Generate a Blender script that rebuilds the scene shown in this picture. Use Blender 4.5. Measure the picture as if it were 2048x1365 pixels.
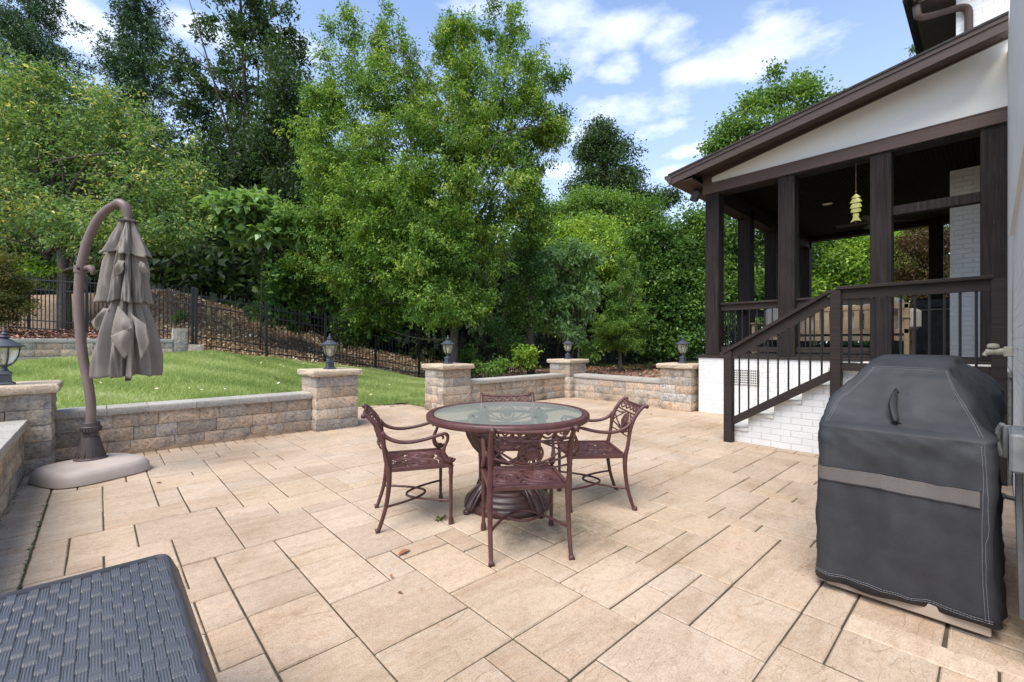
import bpy, math, random
import numpy as np
from math import sin, cos, pi, radians, sqrt, atan2
for o in list(bpy.data.objects): bpy.data.objects.remove(o)
sc = bpy.context.scene
# ---------------------------------------------------------------- camera
FPX, HOR, EYE, TH = 891.0, 684.0, 1.27, radians(47.2)
FW = (cos(TH), sin(TH)); RT = (sin(TH), -cos(TH))
cam = bpy.data.cameras.new('camera'); co = bpy.data.objects.new('camera', cam)
sc.collection.objects.link(co); sc.camera = co
co.location = (0, 0, EYE); co.rotation_euler = (pi/2, 0, TH - pi/2)
cam.sensor_width = 36; cam.lens = 36*FPX/2048; cam.shift_y = (HOR-682.5)/2048*1.0
cam.clip_start = 0.05; cam.clip_end = 2000
# ---------------------------------------------------------------- light
sc.view_settings.view_transform = 'Standard'; sc.view_settings.look = 'None'
sc.view_settings.exposure = 1.33; sc.view_settings.gamma = 1.0
SUN_EL = radians(60)
sd = (-0.94, -0.22)                      # horizontal direction towards the sun
n_ = sqrt(sd[0]**2+sd[1]**2); sd = (sd[0]/n_, sd[1]/n_)
sl = bpy.data.lights.new('sun', 'SUN'); so = bpy.data.objects.new('sun', sl); sc.collection.objects.link(so)
sl.energy = 1.9; sl.angle = radians(42); sl.color = (1.0, 0.94, 0.86)
from mathutils import Vector, Matrix
so.rotation_euler = Vector((sd[0]*cos(SUN_EL), sd[1]*cos(SUN_EL), sin(SUN_EL))).to_track_quat('Z', 'Y').to_euler()
so.location = (-5, 3, 12)
wd = bpy.data.worlds.new('World'); sc.world = wd; wd.use_nodes = True
nt = wd.node_tree; nt.nodes.clear()
def wn(t, **k):
    n = nt.nodes.new(t)
    for a, b in k.items(): setattr(n, a, b)
    return n
def wl(a, b): nt.links.new(a, b)
def wmath(op, a, b=None, c=None, clamp=False):
    n = wn('ShaderNodeMath', operation=op); n.use_clamp = clamp
    for i, v in enumerate((a, b, c)):
        if v is None: continue
        if isinstance(v, (int, float)): n.inputs[i].default_value = v
        else: wl(v, n.inputs[i])
    return n.outputs[0]
sky = wn('ShaderNodeTexSky', sky_type='NISHITA'); sky.sun_disc = False
sky.sun_elevation = SUN_EL; sky.sun_rotation = atan2(sd[0], sd[1]); sky.air_density = 1.0; sky.dust_density = 1.0; sky.ozone_density = 3.0
bg1 = wn('ShaderNodeBackground'); bg1.inputs[1].default_value = 0.125; wl(sky.outputs[0], bg1.inputs[0])
tc = wn('ShaderNodeTexCoord'); sep = wn('ShaderNodeSeparateXYZ'); wl(tc.outputs['Generated'], sep.inputs[0])
def dirpx(px, py):
    a, b = (px-1024)/FPX, (HOR-py)/FPX
    v = Vector((FW[0]+a*RT[0], FW[1]+a*RT[1], b)); return v.normalized()
# cloud field: soft banks at measured sky directions, broken up by fractal noise
zc = wmath('ADD', wmath('MAXIMUM', sep.outputs[2], 0.0), 0.35)
cx = wmath('DIVIDE', sep.outputs[0], zc); cy = wmath('DIVIDE', sep.outputs[1], zc)
comb = wn('ShaderNodeCombineXYZ'); wl(cx, comb.inputs[0]); wl(cy, comb.inputs[1]); wl(wmath('MULTIPLY', sep.outputs[2], 2.0), comb.inputs[2])
noi = wn('ShaderNodeTexNoise'); noi.inputs['Scale'].default_value = 7.5; noi.inputs['Detail'].default_value = 9; noi.inputs['Roughness'].default_value = 0.58
wl(comb.outputs[0], noi.inputs['Vector'])
noi2 = wn('ShaderNodeTexNoise'); noi2.inputs['Scale'].default_value = 2.2; noi2.inputs['Detail'].default_value = 4; wl(comb.outputs[0], noi2.inputs['Vector'])
banks = [(1130,30,.11,.05),(1240,60,.10,.04),(1120,115,.09,.035),(1330,75,.06,.035),(1245,135,.05,.03),(1510,110,.11,.04),(1400,140,.07,.022),(1560,80,.06,.045),
         (1230,225,.13,.035),(1330,260,.07,.02),(1150,270,.10,.03),(1390,300,.10,.018),(170,62,.065,.045),(600,100,.05,.03),(420,60,.06,.03),(950,10,.08,.02),(1100,340,.08,.02),(1350,345,.09,.02)]
acc = None
for (bx, by, hw, hh) in banks:
    c = dirpx(bx, by); rgt = Vector((0, 0, 1)).cross(c).normalized(); up = c.cross(rgt).normalized()
    def dot(v):
        n = wn('ShaderNodeVectorMath', operation='DOT_PRODUCT'); wl(tc.outputs['Generated'], n.inputs[0]); n.inputs[1].default_value = v; return n.outputs['Value']
    u = wmath('MULTIPLY', dot(rgt), 1/hw); v = wmath('MULTIPLY', dot(up), 1/hh)
    r2 = wmath('ADD', wmath('MULTIPLY', u, u), wmath('MULTIPLY', v, v))
    front = wmath('GREATER_THAN', dot(c), 0.0)
    g = wmath('MULTIPLY', wmath('EXPONENT', wmath('MULTIPLY', r2, -0.55)), front)
    acc = g if acc is None else wmath('MAXIMUM', acc, g)
field = wmath('ADD', wmath('MULTIPLY', acc, 0.74), wmath('MULTIPLY', wmath('SUBTRACT', noi.outputs[0], 0.5), 1.25))
field = wmath('ADD', field, wmath('MULTIPLY', wmath('SUBTRACT', noi2.outputs[0], 0.5), 0.5))
mask = wn('ShaderNodeMapRange', interpolation_type='SMOOTHSTEP'); wl(field, mask.inputs[0]); mask.inputs[1].default_value = 0.26; mask.inputs[2].default_value = 0.85
# thin veil that whitens towards the horizon
veil = wn('ShaderNodeMapRange', interpolation_type='SMOOTHSTEP'); wl(sep.outputs[2], veil.inputs[0]); veil.inputs[1].default_value = 0.75; veil.inputs[2].default_value = 0.0; veil.inputs[3].default_value = 0.0; veil.inputs[4].default_value = 0.55
mk = wmath('MULTIPLY', mask.outputs[0], 0.88); mk = wmath('MAXIMUM', mk, veil.outputs[0])
ccol = wn('ShaderNodeMix', data_type='RGBA'); wl(noi2.outputs[0], ccol.inputs[0]); ccol.inputs[6].default_value = (0.50, 0.57, 0.72, 1); ccol.inputs[7].default_value = (0.64, 0.66, 0.72, 1)
bg2 = wn('ShaderNodeBackground'); wl(ccol.outputs[2], bg2.inputs[0]); bg2.inputs[1].default_value = 0.80
mx = wn('ShaderNodeMixShader'); wl(mk, mx.inputs[0]); wl(bg1.outputs[0], mx.inputs[1]); wl(bg2.outputs[0], mx.inputs[2])
wo = wn('ShaderNodeOutputWorld'); wl(mx.outputs[0], wo.inputs[0])

# ================================================================ helpers
RNG = np.random.default_rng(7); random.seed(5)
ORG = {}
def at(px, py, d):
    r = (px-1024)*d/FPX
    return np.array((d*FW[0]+r*RT[0], d*FW[1]+r*RT[1], EYE-(py-HOR)*d/FPX))
def thing(name, label, cat, loc=(0,0,0), rz=0.0, group=None, kind=None):
    o = bpy.data.objects.new(name, None); sc.collection.objects.link(o)
    o.location = loc; o.rotation_euler = (0, 0, rz); o.empty_display_size = 0.2
    ORG[o.name] = tuple(loc); tag(o, label, cat, group, kind); return o
def tag(o, label=None, cat=None, group=None, kind=None):
    if label: o['label'] = label
    if cat: o['category'] = cat
    if group: o['group'] = group
    if kind: o['kind'] = kind
    return o
class M:
    def __init__(s): s.v = []; s.f = []; s.c = []; s.cur = (1,1,1)
    def add(s, vs, fs):
        b = len(s.v); s.v.extend([tuple(map(float, p)) for p in vs]); s.f.extend([tuple(i+b for i in f) for f in fs]); s.c.extend([s.cur]*len(vs)); return s
    def box(s, x0, x1, y0, y1, z0, z1, bev=0.0):
        if bev <= 0:
            vs = [(x0,y0,z0),(x1,y0,z0),(x1,y1,z0),(x0,y1,z0),(x0,y0,z1),(x1,y0,z1),(x1,y1,z1),(x0,y1,z1)]
            return s.add(vs, [(0,3,2,1),(4,5,6,7),(0,1,5,4),(1,2,6,5),(2,3,7,6),(3,0,4,7)])
        b = bev; vs = []
        for z, i in ((z0,b),(z0+b,0),(z1-b,0),(z1,b)):
            X0, X1, Y0, Y1 = x0+i, x1-i, y0+i, y1-i
            vs += [(X0+b,Y0,z),(X1-b,Y0,z),(X1,Y0+b,z),(X1,Y1-b,z),(X1-b,Y1,z),(X0+b,Y1,z),(X0,Y1-b,z),(X0,Y0+b,z)]
        fs = [tuple(range(7,-1,-1)), tuple(range(24,32))]
        for l in range(3):
            for k in range(8): fs.append((l*8+k, l*8+(k+1)%8, l*8+8+(k+1)%8, l*8+8+k))
        return s.add(vs, fs)
    def obox(s, p, ax, ay, az):
        """oriented box: centre line p->p+az with half vectors ax, ay"""
        p, ax, ay, az = map(np.array, (p, ax, ay, az))
        vs = [p-ax-ay, p+ax-ay, p+ax+ay, p-ax+ay, p-ax-ay+az, p+ax-ay+az, p+ax+ay+az, p-ax+ay+az]
        return s.add(vs, [(0,3,2,1),(4,5,6,7),(0,1,5,4),(1,2,6,5),(2,3,7,6),(3,0,4,7)])
    def tube(s, pts, r, n=8, sm=0, flat=1.0, cap=True, up=None):
        pts = [np.array(p, float) for p in pts]
        rs = list(r) if hasattr(r, '__len__') else [r]*len(pts)
        if sm:
            P, Rr = [], []
            m = len(pts)
            for i in range(m-1):
                p0 = pts[i-1] if i else 2*pts[0]-pts[1]; p1 = pts[i]; p2 = pts[i+1]; p3 = pts[i+2] if i+2 < m else 2*pts[-1]-pts[-2]
                for k in range(sm):
                    t = k/sm
                    P.append(0.5*((2*p1)+(-p0+p2)*t+(2*p0-5*p1+4*p2-p3)*t*t+(-p0+3*p1-3*p2+p3)*t**3)); Rr.append(rs[i]*(1-t)+rs[i+1]*t)
            P.append(pts[-1]); Rr.append(rs[-1]); pts, rs = P, Rr
        m = len(pts); T = []
        for i in range(m):
            t = pts[min(i+1,m-1)]-pts[max(i-1,0)]; T.append(t/(np.linalg.norm(t)+1e-9))
        u = np.array(up, float) if up is not None else (np.array((0,0,1.)) if abs(T[0][2]) < 0.9 else np.array((1.,0,0)))
        vs = []; 
        for i in range(m):
            u = u-np.dot(u, T[i])*T[i]; u = u/(np.linalg.norm(u)+1e-9); w = np.cross(T[i], u)
            for k in range(n):
                a = 2*pi*k/n; vs.append(pts[i]+(u*cos(a)*flat+w*sin(a))*rs[i])
        fs = []
        for i in range(m-1):
            for k in range(n): fs.append((i*n+k, i*n+(k+1)%n, i*n+n+(k+1)%n, i*n+n+k))
        if cap: fs += [tuple(range(n-1,-1,-1)), tuple(range((m-1)*n, m*n))]
        return s.add(vs, fs)
    def lathe(s, prof, c=(0,0,0), n=24, sq=0, rot=0.0, cap=True):
        vs = []; fs = []
        for r, z in prof:
            for k in range(n):
                a = 2*pi*k/n+rot; q = 1.0
                vs.append((c[0]+cos(a)*r*q, c[1]+sin(a)*r*q, c[2]+z))
        for i in range(len(prof)-1):
            for k in range(n): fs.append((i*n+k, i*n+(k+1)%n, i*n+n+(k+1)%n, i*n+n+k))
        if cap: fs += [tuple(range(n-1,-1,-1)), tuple(range((len(prof)-1)*n, len(prof)*n))]
        return s.add(vs, fs)
    def prism(s, poly, fn, t0, t1):
        """poly = 2-D outline, fn(u,v,t)->xyz, extruded t0..t1"""
        n = len(poly); vs = [fn(u, v, t0) for u, v in poly]+[fn(u, v, t1) for u, v in poly]
        fs = [tuple(range(n)), tuple(range(2*n-1, n-1, -1))]+[((i+1)%n, i, n+i, n+(i+1)%n) for i in range(n)]
        return s.add(vs, fs)
    def grid(s, fn, nu, nv, skip=None):
        vs = [fn(i/nu, j/nv) for j in range(nv+1) for i in range(nu+1)]
        fs = [(j*(nu+1)+i, j*(nu+1)+i+1, (j+1)*(nu+1)+i+1, (j+1)*(nu+1)+i) for j in range(nv) for i in range(nu) if not (skip and skip((i+.5)/nu, (j+.5)/nv))]
        return s.add(vs, fs)
def obj(name, m, mat, parent=None, smooth=False, world=True, fix=True, color=False):
    me = bpy.data.meshes.new(name)
    vs = np.array(m.v, dtype=np.float64).reshape(-1, 3)
    org = (0, 0, 0)
    if parent is not None and world: org = ORG.get(parent.name, (0,0,0))
    vs = vs-np.array(org)
    me.from_pydata(vs.tolist(), [], m.f)
    if fix:
        import bmesh
        bm = bmesh.new(); bm.from_mesh(me); bmesh.ops.recalc_face_normals(bm, faces=bm.faces); bm.to_mesh(me); bm.free()
    if color:
        at_ = me.color_attributes.new('Col', 'FLOAT_COLOR', 'POINT')
        at_.data.foreach_set('color', np.hstack([np.array(m.c), np.ones((len(m.c),1))]).ravel())
    o = bpy.data.objects.new(name, me); sc.collection.objects.link(o)
    if mat: me.materials.append(mat)
    if smooth:
        me.polygons.foreach_set('use_smooth', [True]*len(me.polygons))
        if smooth != 'full': me.set_sharp_from_angle(angle=radians(38))
    if parent is not None: o.parent = parent; ORG[o.name] = org
    me.update(); return o
def copy_tree(o, parent=None):
    c = o.copy(); sc.collection.objects.link(c); c.parent = parent
    ORG[c.name] = ORG.get(o.name, (0,0,0))
    for ch in list(o.children): copy_tree(ch, c)
    return c
# ---------------------------------------------------------------- materials
def mat(name, col=(.5,.5,.5), rough=.6, spec=.5, metal=0.0):
    m = bpy.data.materials.new(name); m.use_nodes = True; n = m.node_tree; b = n.nodes['Principled BSDF']
    b.inputs['Base Color'].default_value = (*col, 1); b.inputs['Roughness'].default_value = rough
    b.inputs['Specular IOR Level'].default_value = spec; b.inputs['Metallic'].default_value = metal
    return m
class N:
    """tiny node builder on a material"""
    def __init__(s, m): s.m = m; s.t = m.node_tree; s.b = s.t.nodes['Principled BSDF']
    def n(s, t, **k):
        x = s.t.nodes.new(t)
        for a, v in k.items(): setattr(x, a, v)
        return x
    def l(s, a, b): s.t.links.new(a, b)
    def math(s, op, a, b=None, clamp=False):
        x = s.n('ShaderNodeMath', operation=op); x.use_clamp = clamp
        for i, v in enumerate((a, b)):
            if v is None: continue
            if isinstance(v, (int, float)): x.inputs[i].default_value = v
            else: s.l(v, x.inputs[i])
        return x.outputs[0]
    def coord(s, scale=(1,1,1), rot=(0,0,0), kind='Object'):
        c = s.n('ShaderNodeTexCoord'); mp = s.n('ShaderNodeMapping'); mp.inputs['Scale'].default_value = scale; mp.inputs['Rotation'].default_value = rot
        s.l(c.outputs[kind], mp.inputs[0]); return mp.outputs[0]
    def noise(s, vec, scale=5, detail=5, rough=.55, dist=0):
        x = s.n('ShaderNodeTexNoise'); x.inputs['Scale'].default_value = scale; x.inputs['Detail'].default_value = detail
        x.inputs['Roughness'].default_value = rough; x.inputs['Distortion'].default_value = dist; s.l(vec, x.inputs['Vector']); return x.outputs[0]
    def ramp(s, f, stops):
        x = s.n('ShaderNodeValToRGB'); e = x.color_ramp.elements
        while len(e) < len(stops): e.new(.5)
        for i, (p, c) in enumerate(stops): e[i].position = p; e[i].color = (*c, 1) if len(c) == 3 else c
        s.l(f, x.inputs[0]); return x.outputs[0]
    def mix(s, f, a, b, mode='MIX'):
        x = s.n('ShaderNodeMix', data_type='RGBA', blend_type=mode)
        for i, v in ((0, f), (6, a), (7, b)):
            if isinstance(v, (int, float)): x.inputs[i].default_value = v
            elif isinstance(v, tuple): x.inputs[i].default_value = (*v, 1) if len(v) == 3 else v
            else: s.l(v, x.inputs[i])
        return x.outputs[2]
    def base(s, c): s.l(c, s.b.inputs['Base Color'])
    def bump(s, h, dist=.01, strength=1.0, prev=None):
        x = s.n('ShaderNodeBump'); x.inputs['Distance'].default_value = dist; x.inputs['Strength'].default_value = strength
        s.l(h, x.inputs['Height'])
        if prev is not None: s.l(prev, x.inputs['Normal'])
        s.l(x.outputs[0], s.b.inputs['Normal']); return x.outputs[0]
    def attr(s, name, out='Color'): x = s.n('ShaderNodeAttribute', attribute_name=name); return x.outputs[out]
def wall_vec(q, kx=1.0):
    """2-D wall coordinates (along, up) whichever axis the wall runs on"""
    c = q.n('ShaderNodeTexCoord'); g = q.n('ShaderNodeNewGeometry'); sp = q.n('ShaderNodeSeparateXYZ'); q.l(g.outputs['Position'], sp.inputs[0])
    sn = q.n('ShaderNodeSeparateXYZ'); q.l(g.outputs['True Normal'], sn.inputs[0])
    useY = q.math('GREATER_THAN', q.math('ABSOLUTE', sn.outputs[0]), 0.5)
    u = q.math('ADD', q.math('MULTIPLY', sp.outputs[1], useY), q.math('MULTIPLY', sp.outputs[0], q.math('SUBTRACT', 1.0, useY)))
    cb = q.n('ShaderNodeCombineXYZ'); q.l(u, cb.inputs[0]); q.l(sp.outputs[2], cb.inputs[1]); return cb.outputs[0], g.outputs['Position']
def m_brick():
    m = mat('white_painted_brick', (.78,.78,.76), .55); q = N(m)
    v, pos = wall_vec(q)
    b = q.n('ShaderNodeTexBrick'); b.inputs['Scale'].default_value = 1.0; b.inputs['Brick Width'].default_value = .215; b.inputs['Row Height'].default_value = .0762
    b.inputs['Mortar Size'].default_value = .006; b.inputs['Mortar Smooth'].default_value = .6; b.offset = .5
    b.inputs['Color1'].default_value = (1,1,1,1); b.inputs['Color2'].default_value = (.6,.6,.6,1)
    nv = q.n('ShaderNodeVectorMath', operation='ADD'); nz = q.n('ShaderNodeTexNoise'); nz.inputs['Scale'].default_value = 9; q.l(pos, nz.inputs['Vector'])
    sc_ = q.n('ShaderNodeVectorMath', operation='SCALE'); q.l(nz.outputs['Color'], sc_.inputs[0]); sc_.inputs['Scale'].default_value = .006
    q.l(v, nv.inputs[0]); q.l(sc_.outputs[0], nv.inputs[1]); q.l(nv.outputs[0], b.inputs['Vector'])
    h = q.math('SUBTRACT', q.math('MULTIPLY', b.outputs['Color'], .35), b.outputs['Fac'])
    n1 = q.noise(pos, 28, 6, .6); n2 = q.noise(pos, 2.2, 5)
    h = q.math('ADD', h, q.math('MULTIPLY', n1, .7))
    q.bump(h, .0035)
    base = q.ramp(n2, [(.3,(.66,.655,.63)),(.65,(.74,.735,.71))])
    q.base(q.mix(q.math('MULTIPLY', b.outputs['Fac'], .06), base, (.36,.365,.35))); return m
def m_block():
    m = mat('split_face_block', (.4,.35,.3), .85, .25); q = N(m)
    vec = q.coord(); pos = q.n('ShaderNodeNewGeometry').outputs['Position']
    n1 = q.noise(pos, 7, 6, .65, .6); n2 = q.noise(pos, 34, 7, .7); n3 = q.noise(pos, 120, 3); n4 = q.noise(pos, 2.6, 5, .6, .3)
    c = q.mix(1.0, q.attr('Col'), q.ramp(n1, [(.3,(.62,.62,.66)),(.45,(.95,.92,.88)),(.6,(1.2,1.06,.9)),(.72,(.78,.78,.80))]), 'MULTIPLY')
    c = q.mix(1.0, c, q.ramp(n2, [(.32,(.5,.5,.5)),(.5,(1,1,1)),(.68,(1.35,1.3,1.25))]), 'MULTIPLY')
    c = q.mix(q.ramp(n4, [(.54,(0,0,0)),(.72,(.62,.62,.62))]), c, (.06,.055,.05))
    q.base(c)
    h = q.math('ADD', q.math('MULTIPLY', n2, 1.0), q.math('MULTIPLY', n1, 1.1)); h = q.math('ADD', h, q.math('MULTIPLY', n3, .3)); q.bump(h, .022); return m
def m_cap(name, c1, c2, bumpd=.006):
    m = mat(name, c1, .85, .25); q = N(m); pos = q.n('ShaderNodeNewGeometry').outputs['Position']
    n1 = q.noise(pos, 5, 6, .65, .5); n2 = q.noise(pos, 60, 6, .65)
    c = q.mix(n1, c1, c2); c = q.mix(1.0, c, q.ramp(n2, [(.3,(.6,.58,.55)),(.5,(1,1,1)),(.7,(1.2,1.2,1.2))]), 'MULTIPLY')
    c = q.mix(1.0, c, q.attr('Col'), 'MULTIPLY')
    q.base(c); q.bump(q.math('ADD', n2, n1), bumpd); return m
def m_paver():
    m = mat('tan_paver', (.5,.4,.3), .82, .3); q = N(m); pos = q.n('ShaderNodeNewGeometry').outputs['Position']
    mp = q.n('ShaderNodeMapping'); mp.inputs['Rotation'].default_value = (0,0,radians(35)); mp.inputs['Scale'].default_value = (1,3.2,1); q.l(pos, mp.inputs[0])
    off = q.n('ShaderNodeVectorMath', operation='ADD'); sca = q.n('ShaderNodeVectorMath', operation='SCALE'); q.l(q.attr('Col'), sca.inputs[0]); sca.inputs['Scale'].default_value = 60
    q.l(mp.outputs[0], off.inputs[0]); q.l(sca.outputs[0], off.inputs[1])
    n1 = q.noise(off.outputs[0], 2.4, 6, .6, .8); n2 = q.noise(pos, 150, 4, .6); n3 = q.noise(pos, 1.1, 5, .6); n4 = q.noise(pos, 26, 5, .7); n5 = q.noise(off.outputs[0], 1.6, 3, .45, 2.2)
    c = q.mix(1.0, q.attr('Col'), q.ramp(n1, [(.28,(.88,.82,.77)),(.42,(.98,.965,.95)),(.56,(1.05,1.05,1.05)),(.7,(1.0,.93,.86))]), 'MULTIPLY')
    c = q.mix(1.0, c, q.ramp(n2, [(.32,(.74,.72,.70)),(.5,(1,1,1)),(.68,(1.14,1.14,1.14))]), 'MULTIPLY')
    c = q.mix(1.0, c, q.ramp(n4, [(.3,(.86,.84,.80)),(.55,(1.03,1.03,1.03))]), 'MULTIPLY')
    c = q.mix(1.0, c, q.ramp(n3, [(.32,(.83,.79,.73)),(.5,(.98,.97,.96)),(.64,(1.05,1.05,1.05))]), 'MULTIPLY')
    crease = q.math('ABSOLUTE', q.math('SUBTRACT', n5, .5)); cr = q.ramp(crease, [(0.0,(.74,.68,.62)),(.005,(.90,.87,.84)),(.012,(1,1,1))])
    gate = q.ramp(q.noise(off.outputs[0], 3.1, 3), [(.54,(0,0,0)),(.60,(1,1,1))])
    c = q.mix(gate, c, q.mix(1.0, c, cr, 'MULTIPLY'))
    # mottled green-black patch on the stones round the table foot
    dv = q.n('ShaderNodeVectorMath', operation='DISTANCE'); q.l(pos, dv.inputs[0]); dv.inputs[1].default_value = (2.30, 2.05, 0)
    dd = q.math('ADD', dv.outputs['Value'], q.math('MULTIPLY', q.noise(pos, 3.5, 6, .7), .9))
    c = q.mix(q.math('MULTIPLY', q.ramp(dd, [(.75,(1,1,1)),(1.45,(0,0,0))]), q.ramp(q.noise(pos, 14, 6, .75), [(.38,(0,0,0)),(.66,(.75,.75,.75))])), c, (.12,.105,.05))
    q.base(c); h = q.math('ADD', q.math('MULTIPLY', n1, 2.2), q.math('MULTIPLY', n2, .28)); h = q.math('ADD', h, q.math('MULTIPLY', n4, .3))
    h = q.math('SUBTRACT', h, q.math('MULTIPLY', q.math('SUBTRACT', 1.0, cr), .5)); q.bump(h, .007); return m
def m_simple_noise(name, a, b, scale, rough=.9, bumpd=.01, spec=.2, detail=8):
    m = mat(name, a, rough, spec); q = N(m); pos = q.n('ShaderNodeNewGeometry').outputs['Position']
    n1 = q.noise(pos, scale, detail, .65); q.base(q.ramp(n1, [(.3,a),(.7,b)])); 
    if bumpd: q.bump(n1, bumpd)
    return m
def m_wood(name, a, b, vertical=True, streak=(.25,.2,.16), rough=.7, amount=.5, axis=2):
    m = mat(name, a, rough, .12 if 'post' in name else .25); q = N(m); s_ = [30,30,30]; s_[axis] = 1.6
    v = q.coord(tuple(s_)); n1 = q.noise(v, 1.0, 7, .6, .6); s2 = [90,90,90]; s2[axis] = 3.5
    n2 = q.noise(q.coord(tuple(s2)), 1.0, 5, .7, .4); n3 = q.noise(q.coord((2,2,2)), 1.5, 4)
    c = q.ramp(n1, [(.3,a),(.7,b)]); c = q.mix(q.math('MULTIPLY', q.ramp(n2, [(.62,(0,0,0)),(.72,(1,1,1))]), q.math('MULTIPLY', q.ramp(n3, [(.45,(0,0,0)),(.6,(1,1,1))]), amount)), c, streak)
    q.base(c); q.bump(q.math('ADD', n1, q.math('MULTIPLY', n2, .6)), .004); return m
def m_leaf(name, stops, rough=.5, trans=.36, spec=.3):
    m = mat(name, stops[0][1], rough, spec); q = N(m)
    c = q.ramp(q.attr('tint', 'Fac'), stops); q.base(c)
    tr = q.n('ShaderNodeBsdfTranslucent'); q.l(q.mix(1.0, c, (1.3,1.35,.7), 'MULTIPLY'), tr.inputs[0])
    mx = q.n('ShaderNodeMixShader'); mx.inputs[0].default_value = trans
    q.l(q.b.outputs[0], mx.inputs[1]); q.l(tr.outputs[0], mx.inputs[2])
    q.l(mx.outputs[0], q.t.nodes['Material Output'].inputs[0]); return m
def m_painted(name, c, rough=.4, spec=.5, n=12, var=.25, bumpd=.0006):
    m = mat(name, c, rough, spec); q = N(m); pos = q.coord()
    n1 = q.noise(pos, n, 6, .65); q.base(q.ramp(n1, [(.3,tuple(x*(1-var) for x in c)),(.7,tuple(x*(1+var) for x in c))]))
    rr = q.ramp(n1, [(.3,(rough*.8,)*3),(.7,(min(1,rough*1.3),)*3)]); q.l(rr, q.b.inputs['Roughness'])
    if bumpd: q.bump(q.noise(pos, n*12, 3), bumpd)
    return m
BRICK = m_brick(); BLOCK = m_block()
WALLCAP = m_cap('grey_concrete_cap', (.45,.42,.365), (.36,.335,.29))
PILCAP = m_cap('tan_sandstone_cap', (.56,.47,.35), (.50,.38,.26), .012)
PAVER = m_paver()
JOINT = m_simple_noise('joint_sand', (.040,.034,.022), (.095,.078,.048), 18, bumpd=.003)
SOIL = m_simple_noise('leaf_litter_soil', (.17,.11,.065), (.34,.235,.15), 9, bumpd=.03)
MULCH = m_simple_noise('bark_mulch', (.05,.022,.014), (.16,.075,.05), 38, bumpd=.03)
LAWNM = m_simple_noise('lawn_soil', (.08,.12,.025), (.16,.20,.05), 5, bumpd=.01)
POSTW = m_wood('rough_brown_post', (.012,.010,.0095), (.038,.030,.027), amount=.8, streak=(.13,.10,.085))
RAILW = m_wood('brown_rail_wood', (.022,.016,.014), (.040,.029,.025), axis=1, amount=.15)
TRIM = m_wood('brown_trim_paint', (.092,.060,.047), (.105,.070,.056), axis=1, amount=.0, rough=.5)
FASC = m_wood('brown_fascia_paint', (.062,.042,.034), (.074,.051,.042), axis=1, amount=.0, rough=.5)
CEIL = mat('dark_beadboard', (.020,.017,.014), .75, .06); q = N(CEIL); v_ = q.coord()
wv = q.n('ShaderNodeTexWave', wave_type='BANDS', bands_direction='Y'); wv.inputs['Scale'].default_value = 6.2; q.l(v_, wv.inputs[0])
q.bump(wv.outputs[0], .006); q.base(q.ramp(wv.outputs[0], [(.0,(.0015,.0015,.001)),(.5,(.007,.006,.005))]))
STUC = m_simple_noise('pale_stucco', (.76,.75,.69), (.80,.79,.73), 60, bumpd=.002)
BLACKM = m_painted('black_metal', (.009,.010,.013), .5); LAMPM = m_painted('slate_black_metal', (.045,.052,.065), .5, n=20)
CAST = m_painted('oxblood_cast_metal', (.088,.034,.030), .42, .45, n=16, var=.3)
CASTD = m_painted('dark_oxblood_base', (.062,.030,.026), .35, .6, n=10, var=.3)
UMBM = m_painted('taupe_powder_coat', (.165,.115,.098), .5, n=4, var=.2); UMBD = m_painted('dark_taupe_plastic', (.060,.044,.042), .55, n=9)
UMBB = m_painted('taupe_resin_base', (.42,.355,.30), .6, n=5, var=.10, bumpd=.0004)
ROOFM = m_simple_noise('roof_shingle', (.03,.028,.026), (.07,.065,.06), 20)
def m_canvas(name, c, var=.12, scale=900, rough=.9):
    m = mat(name, c, rough, .15); q = N(m); v = q.coord()
    n1 = q.noise(v, 5, 6, .6); n2 = q.noise(v, scale*.4, 2, .5)
    q.base(q.ramp(n1, [(.3,tuple(x*(1-var) for x in c)),(.7,tuple(x*(1+var) for x in c))]))
    q.bump(q.math('ADD', n2, q.math('MULTIPLY', n1, 3)), .0015); return m
CANVAS = m_canvas('taupe_canvas', (.225,.20,.168))
COVER = m_canvas('black_grill_cloth', (.031,.032,.034), .3, rough=.6); COVER.node_tree.nodes['Principled BSDF'].inputs['Specular IOR Level'].default_value = .35
THREAD = mat('white_thread', (.20,.205,.215), .85)
MESHM = mat('tan_mesh', (.13,.11,.095), .8); q = N(MESHM); ck = q.n('ShaderNodeTexChecker'); ck.inputs['Scale'].default_value = 260; q.l(q.coord(), ck.inputs[0]); q.base(q.mix(ck.outputs['Fac'], (.06,.055,.05), (.17,.15,.135)))
TEAK = m_wood('weathered_teak', (.27,.19,.115), (.42,.31,.20), axis=1, amount=.1)
CUSH = m_canvas('cream_cushion', (.42,.39,.34))
GREYPL = m_simple_noise('grey_plastic', (.15,.155,.15), (.24,.25,.24), 9, .5, .001, .4)
BRASS = m_simple_noise('dull_cream_fitting', (.30,.27,.18), (.46,.43,.32), 30, .5, .002, .4)
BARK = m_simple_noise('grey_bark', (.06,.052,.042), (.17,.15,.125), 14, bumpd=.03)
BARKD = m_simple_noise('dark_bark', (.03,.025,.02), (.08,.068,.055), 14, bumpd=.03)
GOLD = m_simple_noise('yellow_green_glaze', (.26,.27,.04), (.44,.42,.12), 22, .3, .002, .5)
GLASSL = mat('seeded_glass', (.75,.74,.62), .12); q = N(GLASSL); q.b.inputs['Transmission Weight'].default_value = .75; q.b.inputs['IOR'].default_value = 1.2
q.bump(q.noise(q.coord(), 34, 4, .6, 1.5), .01); GLASSL.node_tree.nodes['Principled BSDF'].inputs['Base Color'].default_value = (.86,.84,.68,1)
TGLASS = mat('tempered_glass', (.72,.80,.74), .03); q = N(TGLASS); 
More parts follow.
